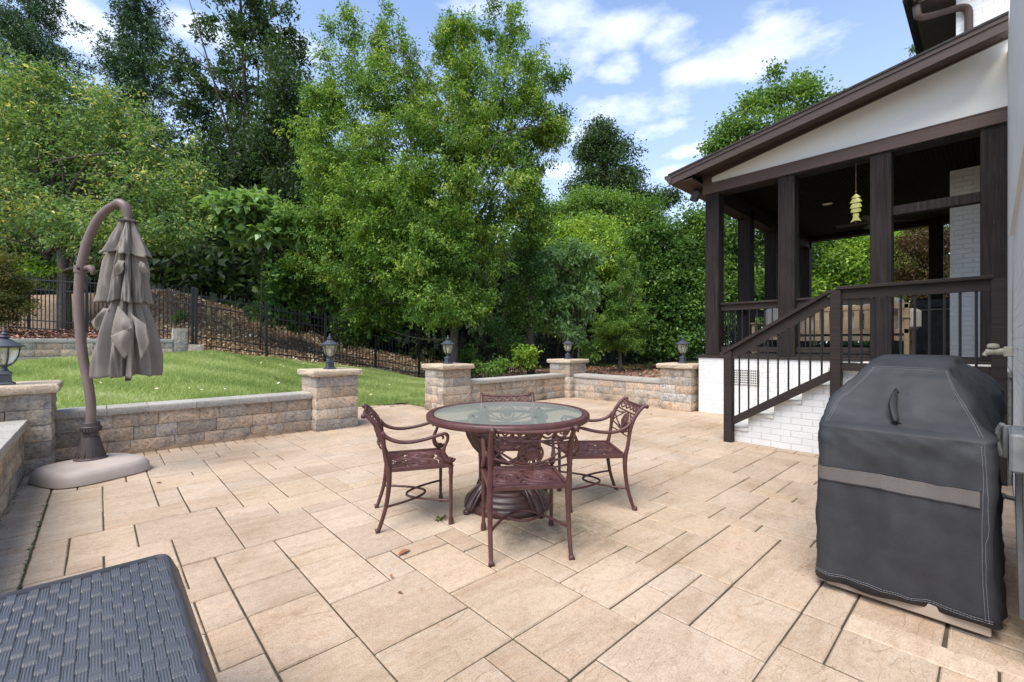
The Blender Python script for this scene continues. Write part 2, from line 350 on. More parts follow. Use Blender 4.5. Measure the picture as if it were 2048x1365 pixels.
_t = q.n('ShaderNodeBsdfTransparent'); _t.inputs[0].default_value = (.96,.985,.965,1); _m = q.n('ShaderNodeMixShader'); _ge = q.n('ShaderNodeNewGeometry'); _d = q.n('ShaderNodeVectorMath', operation='DOT_PRODUCT'); q.l(_ge.outputs['Incoming'], _d.inputs[0]); q.l(_ge.outputs['True Normal'], _d.inputs[1])
_g = q.n('ShaderNodeBsdfGlossy'); _g.inputs['Roughness'].default_value = .06; q.l(q.math('ADD', q.math('POWER', q.math('SUBTRACT', 1.0, q.math('ABSOLUTE', _d.outputs['Value'])), 5.0), .02, clamp=True), _m.inputs[0]); q.l(_t.outputs[0], _m.inputs[1]); q.l(_g.outputs[0], _m.inputs[2])
q.bump(q.noise(q.coord(), 160, 3), .0006); q.l(q.t.nodes['Bump'].outputs[0], _g.inputs['Normal']); _df = q.n('ShaderNodeBsdfDiffuse'); _df.inputs[0].default_value = (.70,.74,.68,1); _m2 = q.n('ShaderNodeMixShader'); _m2.inputs[0].default_value = .13; q.l(_m.outputs[0], _m2.inputs[1]); q.l(_df.outputs[0], _m2.inputs[2]); q.l(_m2.outputs[0], q.t.nodes['Material Output'].inputs[0])  # pale diffuse share paints in bright sky reflection, besides the pebbled frosting
WICK = m_painted('grey_resin_weave', (.064,.069,.079), .42, .5, n=6, var=.10); WICKE = m_painted('charcoal_resin', (.030,.030,.036), .5, n=8)
# ================================================================ ground
def smooth(t): t = np.clip(t, 0, 1); return t*t*(3-2*t)
BX = [-30,-5,-1.3,1.9,3.5,5.3,7.0,8.1,10,60]; BZ = [.95,.88,.89,1.08,.82,.57,.30,.06,-.02,-.02]
HX = [-30,-5,1.9,5,8,12,16,60]; HZ = [2.2,2.3,2.3,1.9,1.3,.55,.05,0]
def zt(X, Y):
    X = np.asarray(X, float); Y = np.asarray(Y, float)
    base = np.interp(X, BX, BZ); near = np.interp(X, [-30,1.6,2.5,2.86], [.36,.36,.25,0]); y0 = np.interp(X, [2.5,3.0], [7.0,8.5])
    t = np.clip((Y-y0)/(14.5-y0), 0, 1)**1.15
    z = near+(base-near)*t
    z = np.where(Y < 6.77, -0.035, z); z = np.where((Y < 8.6) & (X > 2.4) & (X < 4.75), np.minimum(z, -.02), z)
    z = z+np.interp(X, HX, HZ)*smooth((Y-14.6-np.clip((1.9-X)*1.12, 0, 7.5))/7.5)
    z = np.where((X < 2.4) & (X > -3) & (Y > 6.7) & (Y < 7.0), .36, z)
    return np.where((X > 4.75) & (Y < 9), -.02, z)
def sheet(name, xs, ys, mat_, dz=0.0, keep=None, smoothf=True):
    m = M(); nx, ny = len(xs), len(ys); XX, YY = np.meshgrid(xs, ys); ZZ = zt(XX, YY)+dz
    vs = np.stack([XX, YY, ZZ], -1).reshape(-1, 3)
    fs = [(j*nx+i, j*nx+i+1, (j+1)*nx+i+1, (j+1)*nx+i) for j in range(ny-1) for i in range(nx-1) if keep is None or keep((xs[i]+xs[i+1])/2, (ys[j]+ys[j+1])/2)]
    m.add(vs, fs); return obj(name, m, mat_, None, smooth='full' if smoothf else False, fix=False)
fine = np.concatenate([[-300,-150,-80,-50,-35], np.arange(-25, 34, .5), [36,42,50,70,100,160,300]])
fiy = np.concatenate([[-300,-150,-80,-40,-20,-8], np.arange(-4, 6, 1.0), np.arange(6, 6.7, .2), [6.78, 6.9], np.arange(7.2, 34, .4), [36,42,50,70,100,160,300]])
GREENF = m_simple_noise('far_grass', (.07,.11,.025), (.12,.17,.04), 2, bumpd=0)
gr = sheet('ground', fine, fiy, SOIL, -.03); tag(gr, kind='structure')
lw = sheet('lawn', np.arange(-12, 7.21, .3), np.concatenate([[6.76], np.arange(7.0, 14.5, .3)]), LAWNM, .0, keep=lambda x, y: (y > 8.6 or x < 2.8 or x > 4.7) and (y < 14.35) and x+(y-14.35)*.25 < 7.0); tag(lw, kind='structure')
fl = M(); fl.add([(17,8,.0),(80,-40,.0),(120,60,.0),(20,15,.0)], [(0,1,2,3)]); fo = obj('far_lawn', fl, GREENF, None); tag(fo, kind='structure')
# ---------------------------------------------------------------- patio pavers
MX, MY = .16, .157
def in_field(x, y):
    if x < -.30 or y < -4.2: return False
    if y < .142: return x < 2.55 and x > -.3
    if x > 7.86: return False
    if x > 5.78 and y < 2.36: return False
    if y < 6.43: return True
    if 2.9 < x < 4.44: return y < 8.2-max(0, (x-3.9))*.5
    return False
def patio():
    m = M(); pal = [(0.474,0.369,0.267),(0.480,0.374,0.273),(0.458,0.358,0.262),(0.480,0.369,0.259),(0.485,0.387,0.289),(0.460,0.349,0.249)]
    def stone(x0, x1, y0, y1, dark=1.0):
        g = .0037; x0 += g+random.random()*.0013; x1 -= g; y0 += g; y1 -= g+random.random()*.0012
        c = random.choice(pal); k = random.uniform(.91, 1.05)*dark; m.cur = tuple(min(.95, a*k) for a in c)
        h = random.uniform(-.0015, .0015); b = .005; jj = lambda: random.uniform(-.0018, .0018)
        tl = [random.uniform(-.0012, .0012) for _ in range(4)]
        vs = [(x0+jj(),y0+jj(),-.016),(x1+jj(),y0+jj(),-.016),(x1+jj(),y1+jj(),-.016),(x0+jj(),y1+jj(),-.016)]
        vs2 = [(a, c_, -.005+h) for a, c_, _ in vs]
        vs3 = [(x0+b,y0+b,h+tl[0]),(x1-b,y0+b,h+tl[1]),(x1-b,y1-b,h+tl[2]),(x0+b,y1-b,h+tl[3])]
        fs = [(k, (k+1)%4, 4+(k+1)%4, 4+k) for k in range(4)]+[(4+k, 4+(k+1)%4, 8+(k+1)%4, 8+k) for k in range(4)]+[(8,9,10,11)]
        m.add(vs+vs2+vs3, fs)
    nx, ny = 52, 80; x0, y0 = -.30, .142-27*MY
    ok = np.zeros((nx, ny), bool)
    for i in range(nx):
        for j in range(ny): ok[i, j] = in_field(x0+(i+.5)*MX, y0+(j+.5)*MY)
    sizes = [(3,3),(2,3),(3,2),(2,3),(3,2),(2,2),(1,2),(2,1),(4,2),(1,3),(2,4)]; wts = [.9,3,3,2,2,2.4,1.6,1.8,.5,1.2,.6]
    rr = random.Random(11)
    def place(i, j, a, b):
        if i+a > nx or j+b > ny or not ok[i:i+a, j:j+b].all(): return False
        ok[i:i+a, j:j+b] = False; stone(x0+i*MX, x0+(i+a)*MX, y0+j*MY, y0+(j+b)*MY); return True
    # stones read off the photograph's foreground
    def known(X, Y, a, b): place(round((X-x0)/MX), round((Y-y0)/MY), a, b)
    known(.50,1.86,2,3); known(.50,1.40,2,3); known(.82,1.72,3,3); known(.82,1.40,3,2); known(.82,2.19,2,3); known(.50,2.33,2,2); known(.50,2.65,2,3); known(1.30,1.40,3,3); known(1.30,1.86,2,3)
    cells = [(i, j) for i in range(nx) for j in range(ny)]; rr.shuffle(cells)
    for i, j in cells[:int(len(cells)*.35)]:
        a, b = rr.choices([(3,3),(2,3),(3,2),(2,2)], [1.1,3,3,1.6])[0]; place(i, j, a, b)
    for i in range(nx):
        for j in range(ny):
            if not ok[i, j]: continue
            for _ in range(12):
                a, b = rr.choices(sizes, wts)[0]
                if place(i, j, a, b): break
            else: place(i, j, 1, 2) or place(i, j, 2, 1) or place(i, j, 1, 1)
    # soldier borders
    y = .3
    while y < 6.40: stone(-.53, -.305, y, y+.112, .93); y += .112
    x = -.30
    while x < 7.8:
        if not (2.9 < x < 4.40): stone(x, x+.112, 6.43, 6.68, .95)
        x += .112
    x = 2.55
    while x < 5.9: stone(x, x+.112, -.12, .137, .86); x += .112
    y = .142
    while y < 2.3: stone(5.80, 5.97, y, y+.2, .9); y += .2
    y = 2.36
    while y < 6.4: stone(7.86, 8.02, y, y+.112, .95); y += .112
    for k in range(15): a = k/15; x = 2.9+a*1.6; yy = 8.2-max(0, (x-3.9))*.5; stone(x, x+.105, yy, yy+.2, .9)
    for k in range(11): stone(4.45, 4.62, 6.95+k*.1, 7.05+k*.1, .9)
    return tag(obj('patio_paving', m, PAVER, fix=False, color=True), kind='structure')
patio()
jb = M(); jb.add([(-.56,-4.4,-.0075),(8.05,-4.4,-.0075),(8.05,6.7,-.0075),(-.56,6.7,-.0075)], [(0,1,2,3)]); jb.add([(2.86,6.7,-.0075),(4.64,6.7,-.0075),(4.64,8.1,-.0075),(3.9,8.42,-.0075),(2.86,8.42,-.0075)], [(0,1,2,3,4)])
tag(obj('paving_joints', jb, JOINT), kind='structure')
# ---------------------------------------------------------------- masonry
BP = [(0.508,0.452,0.382),(0.483,0.440,0.382),(0.532,0.440,0.351),(0.447,0.422,0.388),(0.532,0.428,0.338),(0.544,0.490,0.419),(0.471,0.428,0.369),(0.434,0.416,0.393),(0.520,0.434,0.356)]
def hash3(p, k=1.0):
    x, y, z = p; return sin(x*37.1*k+y*17.7*k+z*51.3*k+1.3)*.5+sin(x*91.7*k-y*63.3*k+z*29.9*k)*.3+sin(x*13.7*k+y*71.9*k-z*83.1*k)*.2
def rough_block(m, x0, x1, y0, y1, z0, z1, amp=.009, gap=.0025, faces='xXyY'):
    x0 += gap; x1 -= gap; y0 += gap; y1 -= gap; z0 += gap*.7; z1 -= gap*.7
    c = random.choice(BP); k = random.uniform(.70, 1.12); m.cur = tuple(a*k for a in c)
    if z0 > .05: m.box(x0+.004, x1-.004, y0+.004, y1-.004, z0+.002, z1-.002)
    else: m.box(x0+.004, x1-.004, y0+.004, y1-.004, z0+.002, z1-.002)
    def face(o, du, dv, nrm):
        nu = max(3, int(np.linalg.norm(du)/.045)); nv = 4; o, du, dv, nrm = map(np.array, (o, du, dv, nrm)); ph = random.random()*9
        def fn(u, v):
            e = min(u, 1-u, .15)/.15 if u not in (0, 1) else 0; e2 = min(v, 1-v, .25)/.25 if v not in (0, 1) else 0
            p = o+du*u+dv*v; q_ = (.45+.55*hash3(p+ph))*amp*min(e, 1)*min(e2, 1)+(.006*min(e, e2) if e and e2 else 0)
            return p+nrm*q_
        m.grid(fn, nu, nv)
    H = (0, 0, z1-z0)
    if 'x' in faces: face((x0, y1, z0), (0, y0-y1, 0), H, (-1, 0, 0))
    if 'X' in faces: face((x1, y0, z0), (0, y1-y0, 0), H, (1, 0, 0))
    if 'y' in faces: face((x0, y0, z0), (x1-x0, 0, 0), H, (0, -1, 0))
    if 'Y' in faces: face((x1, y1, z0), (x0-x1, 0, 0), H, (0, 1, 0))
def cap_block(m, x0, x1, y0, y1, z0, z1, amp=.006, n=10, col=None):
    m.cur = col or tuple([random.uniform(.90, 1.06)]*3); ph = random.random()*20
    nu, nv = max(4, int((x1-x0)/.05)), max(4, int((y1-y0)/.05)); P = []
    per = [(x0+(x1-x0)*i/nu, y0) for i in range(nu)]+[(x1, y0+(y1-y0)*i/nv) for i in range(nv)]+[(x1-(x1-x0)*i/nu, y1) for i in range(nu)]+[(x0, y1-(y1-y0)*i/nv) for i in range(nv)]
    K = len(per); cx_, cy_ = (x0+x1)/2, (y0+y1)/2; vs = []
    for l, (t, ins) in enumerate(((0, .6), (.12, .2), (.35, 0), (.65, 0), (.9, .35), (1, 1.0))):
        for i, (x, y) in enumerate(per):
            d = np.array((x-cx_, y-cy_)); d = d/np.linalg.norm(d); e = hash3((x*1.7+ph, y*1.7, t*.16), 1.1)
            off = -ins*amp*1.1+e*amp*(.2+.8*sin(pi*t)); z = z0+(z1-z0)*t+(hash3((x+ph, y, 3), .8)*amp*.35 if l < 2 else 0)
            vs.append((x+d[0]*off, y+d[1]*off, z))
    fs = [(l*K+i, l*K+(i+1)%K, l*K+K+(i+1)%K, l*K+K+i) for l in range(5) for i in range(K)]+[tuple(range(K-1,-1,-1)), tuple(range(5*K, 6*K))]
    m.add(vs, fs)
def low_wall(label, x0, x1, y0, y1, axis, courses=3, z0=0.0, ch=.153, cap=.078, over=.03, base_in=.0, group='low block walls round the patio', zcap=None):
    t = thing('low_wall', label, 'wall', ((x0+x1)/2, (y0+y1)/2, z0), 0, group); m = M()
    faces = 'yY' if axis == 0 else 'xX'
    a0, a1 = (x0, x1) if axis == 0 else (y0, y1)
    for k in range(courses):
        a = a0-random.uniform(0, .25) if k % 2 else a0
        while a < a1-.01:
            L = random.choice((.30,.40,.20,.40,.30,.45)); b = min(a+L, a1)
            if a1-b < .10: b = a1
            s_ = max(a, a0); jt = random.uniform(-.004, .004)
            if b > s_+.02:
                if axis == 0: rough_block(m, s_, b, y0+jt, y1, z0+k*ch, z0+(k+1)*ch, faces='xXyY')
                else: rough_block(m, x0+jt, x1, s_, b, z0+k*ch, z0+(k+1)*ch, faces='xXyY')
            a = b
    obj('block_courses', m, BLOCK, t, smooth=True, color=True, fix=False)
    m = M(); a = a0; zc_ = z0+courses*ch
    while a < a1-.01:
        b = min(a+random.choice((.40,.45,.36)), a1)
        if a1-b < .12: b = a1
        if axis == 0: cap_block(m, a+.001, b-.001, y0-over, y1+over, zc_, zc_+cap, .007)
        else: cap_block(m, x0-over, x1+over, a+.001, b-.001, zc_, zc_+cap, .007)
        a = b
    obj('wall_cap', m, WALLCAP, t, smooth=True, color=True, fix=False); return t
def pillar(label, x0, y0, s=.61, h=.775):
    t = thing('stone_pillar', label, 'pillar', (x0+s/2, y0+s/2, 0), 0, 'block pillars that carry the lanterns'); m = M()
    for k in range(5):
        z0, z1 = k*h/5, (k+1)*h/5; c = random.choice((.36,.5,.62))*s; j = random.uniform(-.004, .004)
        if k % 2: rough_block(m, x0+j, x0+c, y0+j, y0+s, z0, z1); rough_block(m, x0+c, x0+s, y0-j, y0+s, z0, z1)
        else: rough_block(m, x0-j, x0+s, y0+j, y0+c, z0, z1); rough_block(m, x0+j, x0+s, y0+c, y0+s, z0, z1)
    obj('shaft', m, BLOCK, t, smooth=True, color=True, fix=False)
    m = M(); cap_block(m, x0-.05, x0+s+.05, y0-.05, y0+s+.05, h+.001, h+.085, .018, col=(1,1,1)); obj('capstone', m, PILCAP, t, smooth=True, color=True, fix=False); return t
low_wall('long low grey and rust block wall along the lawn behind the folded umbrella', -.34, 2.235, 6.65, 6.95, 0)
low_wall('low block wall running toward the viewer beside the wicker box at the left edge', -.82, -.52, 1.2, 6.19, 1)
low_wall('low tan block wall behind the glass table between the middle pillar and the corner pillar', 5.07, 7.84, 6.70, 7.0, 0)
low_wall('low blotchy block wall from the corner pillar to the pillar beside the white brick porch', 8.0, 8.3, 4.33, 6.54, 1)
PIL = [('block pillar at the left edge where the two left low walls meet', -.95, 6.21), ('block pillar at the right end of the long wall by the lawn opening', 2.24, 6.48), ('tan block pillar right of the lawn opening behind the glass table', 4.46, 6.60),
       ('farthest block pillar in the corner of the patio', 7.85, 6.55), ('block pillar touching the white brick base of the porch', 7.85, 3.71)]
for l, x, y in PIL: pillar(l, x, y)
rw = low_wall('weathered block retaining wall across the lawn in front of the mulch bed', -8.0, 1.35, 14.0, 14.25, 0, courses=3, z0=.80, ch=.15, cap=.09, over=.015, group=None)
m = M(); random.seed(3); t = thing('stone_block', 'single pale concrete block with a stepped foot at the right end of the retaining wall', 'block', (1.55, 14.2, 1.0))
rough_block(m, 1.36, 1.66, 14.02, 14.3, .98, 1.62); obj('upright_block', m, BLOCK, t, color=True, fix=False); m = M(); rough_block(m, 1.67, 2.0, 14.0, 14.25, .98, 1.2); obj('step_block', m, BLOCK, t, color=True, fix=False)
# mulch bed behind the retaining wall
m = M(); xs = np.arange(-8, 1.6, .35); ys = np.linspace(14.24, 18.5, 14)
m.grid(lambda u, v: (-8+9.5*u, 14.24+4.3*v, 1.30+.30*v**.8+.02*hash3((u*9, v*7, 0), .3)-max(0, u-.92)*2.5), 30, 14); tag(obj('mulch_bed', m, MULCH, smooth='full', fix=False), kind='structure')
# ---------------------------------------------------------------- lanterns
def lantern():
    t = thing('pillar_lantern', 'black lantern', 'lantern', (0,0,0), 0, 'black post lanterns on the block pillars')
    m = M(); r4 = pi/4
    m.lathe([(.098,0),(.098,.012),(.082,.022),(.070,.028),(.062,.030),(.062,.095),(.072,.098),(.072,.106),(.055,.120),(.030,.140)], n=4, rot=r4)
    m.lathe([(.030,.138),(.022,.150),(.019,.165),(.034,.176),(.050,.186),(.030,.192)], n=16); obj('pedestal', m, LAMPM, t, smooth=True)
    m = M(); m.lathe([(.030,.190),(.052,.205),(.072,.235),(.086,.275),(.094,.32),(.097,.360)], n=20); g = obj('glass_globe', m, GLASSL, t, smooth='full')
    m = M(); m.tube([(0,0,.19),(0,0,.30)], .010, 8); m.tube([(0,0,.25),(0,0,.28),(0,0,.31)], [.012,.018,.004], 8); obj('bulb', m, mat_bulb, g)
    m = M()
    for k in range(4):
        a = k*pi/2+.35
        m.tube([(cos(a)*r, sin(a)*r, z) for r, z in ((.034,.186),(.060,.203),(.080,.235),(.094,.275),(.102,.32),(.105,.362))], .0075, 6, sm=2, flat=.7)
    obj('cage', m, LAMPM, t, smooth=True)
    m = M(); m.lathe([(.100,.352),(.118,.356),(.132,.362),(.136,.370),(.110,.386),(.080,.404),(.050,.428),(.034,.436)], n=24)
    m.lathe([(.034,.434),(.026,.444),(.038,.452),(.038,.458),(.022,.468),(.018,.476),(.027,.484),(.020,.494),(.010,.502),(.014,.510),(.009,.522),(.001,.535)], n=16); obj('roof', m, LAMPM, t, smooth=True)
    return t
mat_bulb = mat('frosted_bulb', (.8,.78,.7), .4)
lan0 = lantern(); LL = ['large black lantern cut by the left edge on the left pillar', 'black lantern on the pillar just left of the lawn opening', 'black lantern on the tan pillar right of the lawn opening', 'smallest black lantern on the farthest corner pillar', 'black lantern on the pillar beside the porch post']
for i, (l, x, y) in enumerate(PIL):
    o = lan0 if i == 0 else copy_tree(lan0)
    o.location = (x+.305-(.02 if i == 0 else 0), y+.305-(.12 if i == 0 else 0), .861); o['label'] = LL[i]; o.rotation_euler = (0, 0, [0,.1,.2,.05,-.1][i])
# ---------------------------------------------------------------- fence
def fence_run(root, P, H=1.60, sp=.112):
    """P list of (x,y,z) posts"""
    for i, p in enumerate(P):
        m = M(); m.box(p[0]-.032, p[0]+.032, p[1]-.032, p[1]+.032, p[2]-.15, p[2]+H, .004); m.lathe([(.046,H),(.046,H+.015),(.01,H+.04)], c=p, n=4, rot=pi/4); obj('post', m, BLACKM, root, fix=False)
        if i+1 == len(P): break
        a = np.array(p); b = np.array(P[i+1]); d = b-a; L = np.hypot(d[0], d[1]); u = d/L; n = max(3, round(L/sp)); m = M(); side = np.array((-u[1], u[0], 0))
        for h in (.12, .34, H-.42, H-.16): m.obox(a+np.array((0,0,h)), side*.013, np.array((0,0,.016)), d)
        for k in range(1, n):
            q_ = a+d*k/n; m.obox(q_+np.array((0,0,.04)), u*[1,1,0]*.008, side*.008, np.array((0,0,H-.10)))
            m.add([q_+u*.011+[0,0,H-.06], q_+side*.011+[0,0,H-.06], q_-u*.011+[0,0,H-.06], q_-side*.011+[0,0,H-.06], q_+[0,0,H+.01]], [(0,1,4),(1,2,4),(2,3,4),(3,0,4)])
        obj('picket_panel', m, BLACKM, root, fix=False)
fz = lambda x, y: (x, y, float(np.interp(x, BX, BZ)))
f1 = thing('metal_fence', 'black metal picket fence stepping down the slope behind the lawn to the right', 'fence', (7.0, 14.5, .3))
fence_run(f1, [(1.9,14.5,1.08),(3.6,14.5,.82),(5.3,14.5,.56),(7.0,14.5,.30),(8.15,13.55,.05)]+[(8.15+1.8*k,13.5,.0) for k in range(1, 13)])
f2 = thing('metal_fence', 'black metal picket fence behind the mulch bed at the far left', 'fence', (1.9, 14.56, 1.1))
fence_run(f2, [(1.83,14.58,1.1),(.85,15.55,1.32),(-.25,16.6,1.42),(-1.4,17.7,1.52),(-2.6,18.9,1.6),(-3.8,20.1,1.7)])
# ================================================================ house with covered porch
H = thing('house', 'white painted brick house with a dark brown timber covered porch and stairs', 'house', (8.0, 1.7, 0))
def part(name, m, mat_, parent=None, label=None, **k):
    o = obj(name, m, mat_, parent or H, **k)
    if label: o['label'] = label
    return o
m = M(); m.box(2.62, 16, -9, -.118, -.05, 4.75); m.box(2.60, 5.86, -.3, -.098, 2.20, 3.07); part('brick_wall', m, BRICK)
m = M(); m.box(8.0, 13.95, -.11, 3.64, -.05, .985); part('porch_base', m, BRICK)
m = M(); m.box(7.975, 13.97, -.11, 3.66, .986, 1.03, .004); part('porch_floor', m, RAILW)
PZ = 3.90
def post(x, y, s=.235, z0=1.03, z1=PZ):
    m = M(); m.box(x, x+s, y, y+s, z0, z1, .006); return part('post', m, POSTW, fix=False)
for y in (3.285, 2.115, .95, -.125): post(8.0, y)
for x in (9.5, 11.05, 13.7): post(x, 3.285)
for y in (.75,): post(13.7, y)
m = M(); m.box(8.002, 8.24, -.11, 3.52, PZ-.012, 4.1); m.box(8.24, 13.94, 3.285, 3.52, 3.74, 4.1); m.box(13.7, 13.94, -.11, 3.285, PZ, 4.1); part('beam', m, POSTW)
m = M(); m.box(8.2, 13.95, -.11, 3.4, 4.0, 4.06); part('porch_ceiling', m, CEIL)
m = M(); m.box(7.965, 8.0, -.14, 3.55, PZ+.01, 4.085, .004); m.box(7.957, 7.965, -.14, 3.55, 4.072, 4.088); m.box(7.962, 7.999, 3.40, 3.553, 4.089, 4.30); part('frieze_board', m, TRIM)
SL = .2015; zs = lambda y: 4.18+(3.44-y)*SL
X_ = lambda u, v, t: (t, u, v)
m = M(); m.prism([(3.52,4.05),(-.14,4.05),(-.14,zs(-.14)+.03),(3.52,zs(3.52)+.03)], X_, 7.991, 8.1); part('gable_stucco', m, STUC)
m = M(); m.prism([(3.56,zs(3.56)),(-.14,zs(-.14)),(-.14,zs(-.14)+.08),(3.56,zs(3.56)+.12)], X_, 7.955, 7.99); part('rake_frieze', m, FASC)
zt_ = lambda y: 4.255+(3.90-y)*.174
m = M(); m.prism([(3.93,zt_(3.93)-.17),(-.12,zt_(-.12)-.17),(-.12,zt_(-.12)-.03),(3.93,zt_(3.93)-.03)], X_, 7.50, 7.53)
m.prism([(3.94,zt_(3.94)-.055),(-.12,zt_(-.12)-.055),(-.12,zt_(-.12)),(3.94,zt_(3.94))], X_, 7.485, 7.499)
m.prism([(3.94,zt_(3.94)-.06),(-.12,zt_(-.12)-.045),(-.12,zt_(-.12)-.02),(3.94,zt_(3.94)-.035)], X_, 7.531, 7.954); part('barge_board', m, FASC)
m = M(); m.prism([(3.96,zt_(3.96)+.0),(-.12,zt_(-.12)+.0),(-.12,zt_(-.12)+.025),(3.96,zt_(3.96)+.025)], X_, 7.47, 14.3); part('porch_roof', m, ROOFM)
m = M(); m.prism([(3.54,4.09),(3.92,4.09),(3.92,4.11),(3.54,4.11)], X_, 7.53, 14.2); m.prism([(3.90,4.10),(3.955,4.10),(3.99,4.16),(4.03,4.20),(4.03,4.255),(4.015,4.255),(4.01,4.21),(3.92,4.14),(3.92,4.25),(3.90,4.25)], X_, 7.49, 14.25)
m.prism([(3.90,4.10),(3.955,4.10),(3.99,4.16),(4.03,4.20),(4.03,4.25),(3.90,4.25)], X_, 7.482, 7.49); part('gutter', m, FASC)
# upper storey, its eave and the crooked downspout
m = M(); m.box(9.5, 16, -6, .38, 4.5, 7.6); part('upper_brick_wall', m, BRICK)
m = M(); ze = lambda y: 6.62+(.78-y)*.62
m.prism([(.80,ze(.8)-.15),(-3,ze(-3)-.15),(-3,ze(-3)),(.80,ze(.8))], X_, 9.12, 9.16); zb = ze(.8)-.15
m.box(9.161, 12.5, .385, .779, zb-.02, zb); m.box(9.161, 12.5, .76, .779, zb+.001, zb+.14); m.prism([(.38,ze(.38)-.26),(-3,ze(-3)-.26),(-3,ze(-3)-.23),(.38,ze(.38)-.23)], X_, 9.161, 9.499); m.prism([(.78,zb+.0),(.82,zb+.01),(.87,zb+.09),(.87,zb+.15),(.78,zb+.15)], X_, 9.10, 12.5); part('upper_eave', m, FASC)
m = M(); m.prism([(.95,ze(.95)+.0),(-3,ze(-3)+.001),(-3,ze(-3)+.06),(.95,ze(.95)+.06)], X_, 9.08, 14); part('upper_roof', m, ROOFM)
m = M(); m.tube([(9.2,.80,6.42),(9.2,.79,6.30),(9.22,.77,6.24),(9.3,.66,6.24),(9.40,.42,6.26),(9.43,.30,6.24),(9.45,.25,6.16),(9.45,.245,5.9),(9.45,.245,4.8)], .05, 8, sm=5, flat=.8); part('downspout', m, FASC, smooth=True)
# stairs and landing
m = M(); m.prism([(2.30,-.05),(2.30,.145),(2.08,.145),(2.08,.345),(1.79,.345),(1.79,.545),(1.50,.545),(1.50,.745),(1.215,.745),(1.215,.945),(-.111,.945),(-.111,-.05)], X_, 5.95, 7.999); part('stair_wall', m, BRICK)
m = M()
for y0, y1, z in ((2.08,2.34,.145),(1.79,2.11,.345),(1.50,1.82,.545),(1.215,1.53,.745),(-.112,1.245,.945)): m.box(5.93, 7.999, y0, y1, z+.001, z+.045, .006)
TREAD = m_simple_noise('cream_stone_tread', (.60,.57,.50), (.74,.72,.66), 12, bumpd=.002); part('tread', m, TREAD, fix=False)
# foundation vent
m = M(); m.box(7.988, 7.999, 2.63, 3.02, .56, .80); vf = part('vent', m, mat('vent_dark', (.10,.10,.09), .8))
m = M()
for k in range(13): y = 2.63+.39*k/12; m.box(7.980, 7.988, y-.006, y+.006, .56, .80)
for k in range(7): z = .56+.24*k/6; m.box(7.978, 7.9875, 2.62, 3.03, z-.006, z+.006)
part('vent_grille', m, mat('vent_white', (.62,.62,.58), .6), vf)
def rail_y(x, y0, y1, ztop, zbot, name='porch_railing', nb=None, w=.045):
    """straight railing running along y"""
    m = M(); m.box(x-w-.015, x+w+.015, y0, y1, ztop-.035, ztop, .005); m.box(x-.022, x+.022, y0, y1, ztop-.135, ztop-.034)
    r = part(name, m, RAILW, fix=False); mb = M(); mb.box(x-.022, x+.022, y0, y1, zbot, zbot+.085); part('bottom_rail', mb, RAILW, r, fix=False); nb = nb or max(2, round((y1-y0)/.118)-1)
    for k in range(nb):
        y = y0+(y1-y0)*(k+1)/(nb+1); b = M(); b.tube([(x,y,zbot+.08),(x,y,ztop-.13)], .0105, 8); part('baluster', b, BLACKM, r, smooth=True)
    return r
def rail_x(y, x0, x1, ztop, zbot, name='porch_railing', step=.118):
    m = M(); m.box(x0, x1, y-.06, y+.06, ztop-.035, ztop, .005); m.box(x0, x1, y-.022, y+.022, ztop-.135, ztop-.034)
    r = part(name, m, RAILW, fix=False); mb = M(); mb.box(x0, x1, y-.022, y+.022, zbot, zbot+.085); part('bottom_rail', mb, RAILW, r, fix=False); nb = round((x1-x0)/step)-1
    for k in range(nb):
        x = x0+(x1-x0)*(k+1)/(nb+1); b = M(); b.tube([(x,y,zbot+.08),(x,y,ztop-.13)], .0105, 6); part('baluster', b, BLACKM, r, smooth=True)
rail_y(8.12, 2.351, 3.284, 1.955, 1.10); rail_y(8.12, 1.186, 2.114, 1.955, 1.10)
m = M(); m.box(8.03, 8.2, 1.186, 2.114, 1.031, 1.075); m.box(8.03, 8.2, 2.351, 3.284, 1.031, 1.075); part('sill_board', m, RAILW)
rail_x(3.40, 8.236, 9.499, 1.955, 1.10); rail_x(3.40, 9.736, 11.049, 1.955, 1.10); rail_x(3.40, 11.286, 13.699, 1.955, 1.10, step=.2)
rail_y(13.82, .99, 3.284, 1.955, 1.10, nb=14)
# landing rail and stair rail
XL = 5.88
lr = rail_y(XL, 1.15, -.0, 1.865, .96, 'landing_railing', nb=10); 
for y, z0, z1, nm in ((1.11,.02,1.83,'u'),(-.085,.02,1.83,'w'),(2.235,0,1.16,'l')):
    m = M(); m.box(XL-.052, XL+.052, y, y+.098, z0, z1, .005)
    part('newel_post', m, RAILW, lr, fix=False)
m = M(); A = np.array((XL, 2.36, 1.085)); B = np.array((XL, 1.19, 1.80)); d = B-A; nrm = np.array((0, .52, .853))
m.obox(A+nrm*.03, (.062,0,0), nrm*.018, d); m.obox(A+(B-A)*.055-nrm*.045, (.022,0,0), nrm*.052, (B-A)*.90)
A2 = np.array((XL, 2.26, .255)); B2 = np.array((XL, 1.19, .915)); sr = part('stair_railing', m, RAILW); m = M(); m.obox(A2, (.022,0,0), nrm*.045, B2-A2); part('bottom_rail', m, RAILW, sr)
for k in range(9):
    t_ = (k+.75)/9.6; y = 2.24-t_*1.04; zb = .285+(2.24-y)*.617; zt2 = 1.085+(2.36-y)*.611-.06
    b = M(); b.tube([(XL,y,zb),(XL,y,zt2)], .0105, 8); part('baluster', b, BLACKM, sr, smooth=True)
m = M(); m.box(10.0, 10.7, -.11, .47, 1.03, 4.0); part('brick_pier', m, BRICK)
m = M(); m.box(8.06, 8.19, .11, .949, 3.02, 3.145, .004); part('transom_beam', m, POSTW, fix=False)
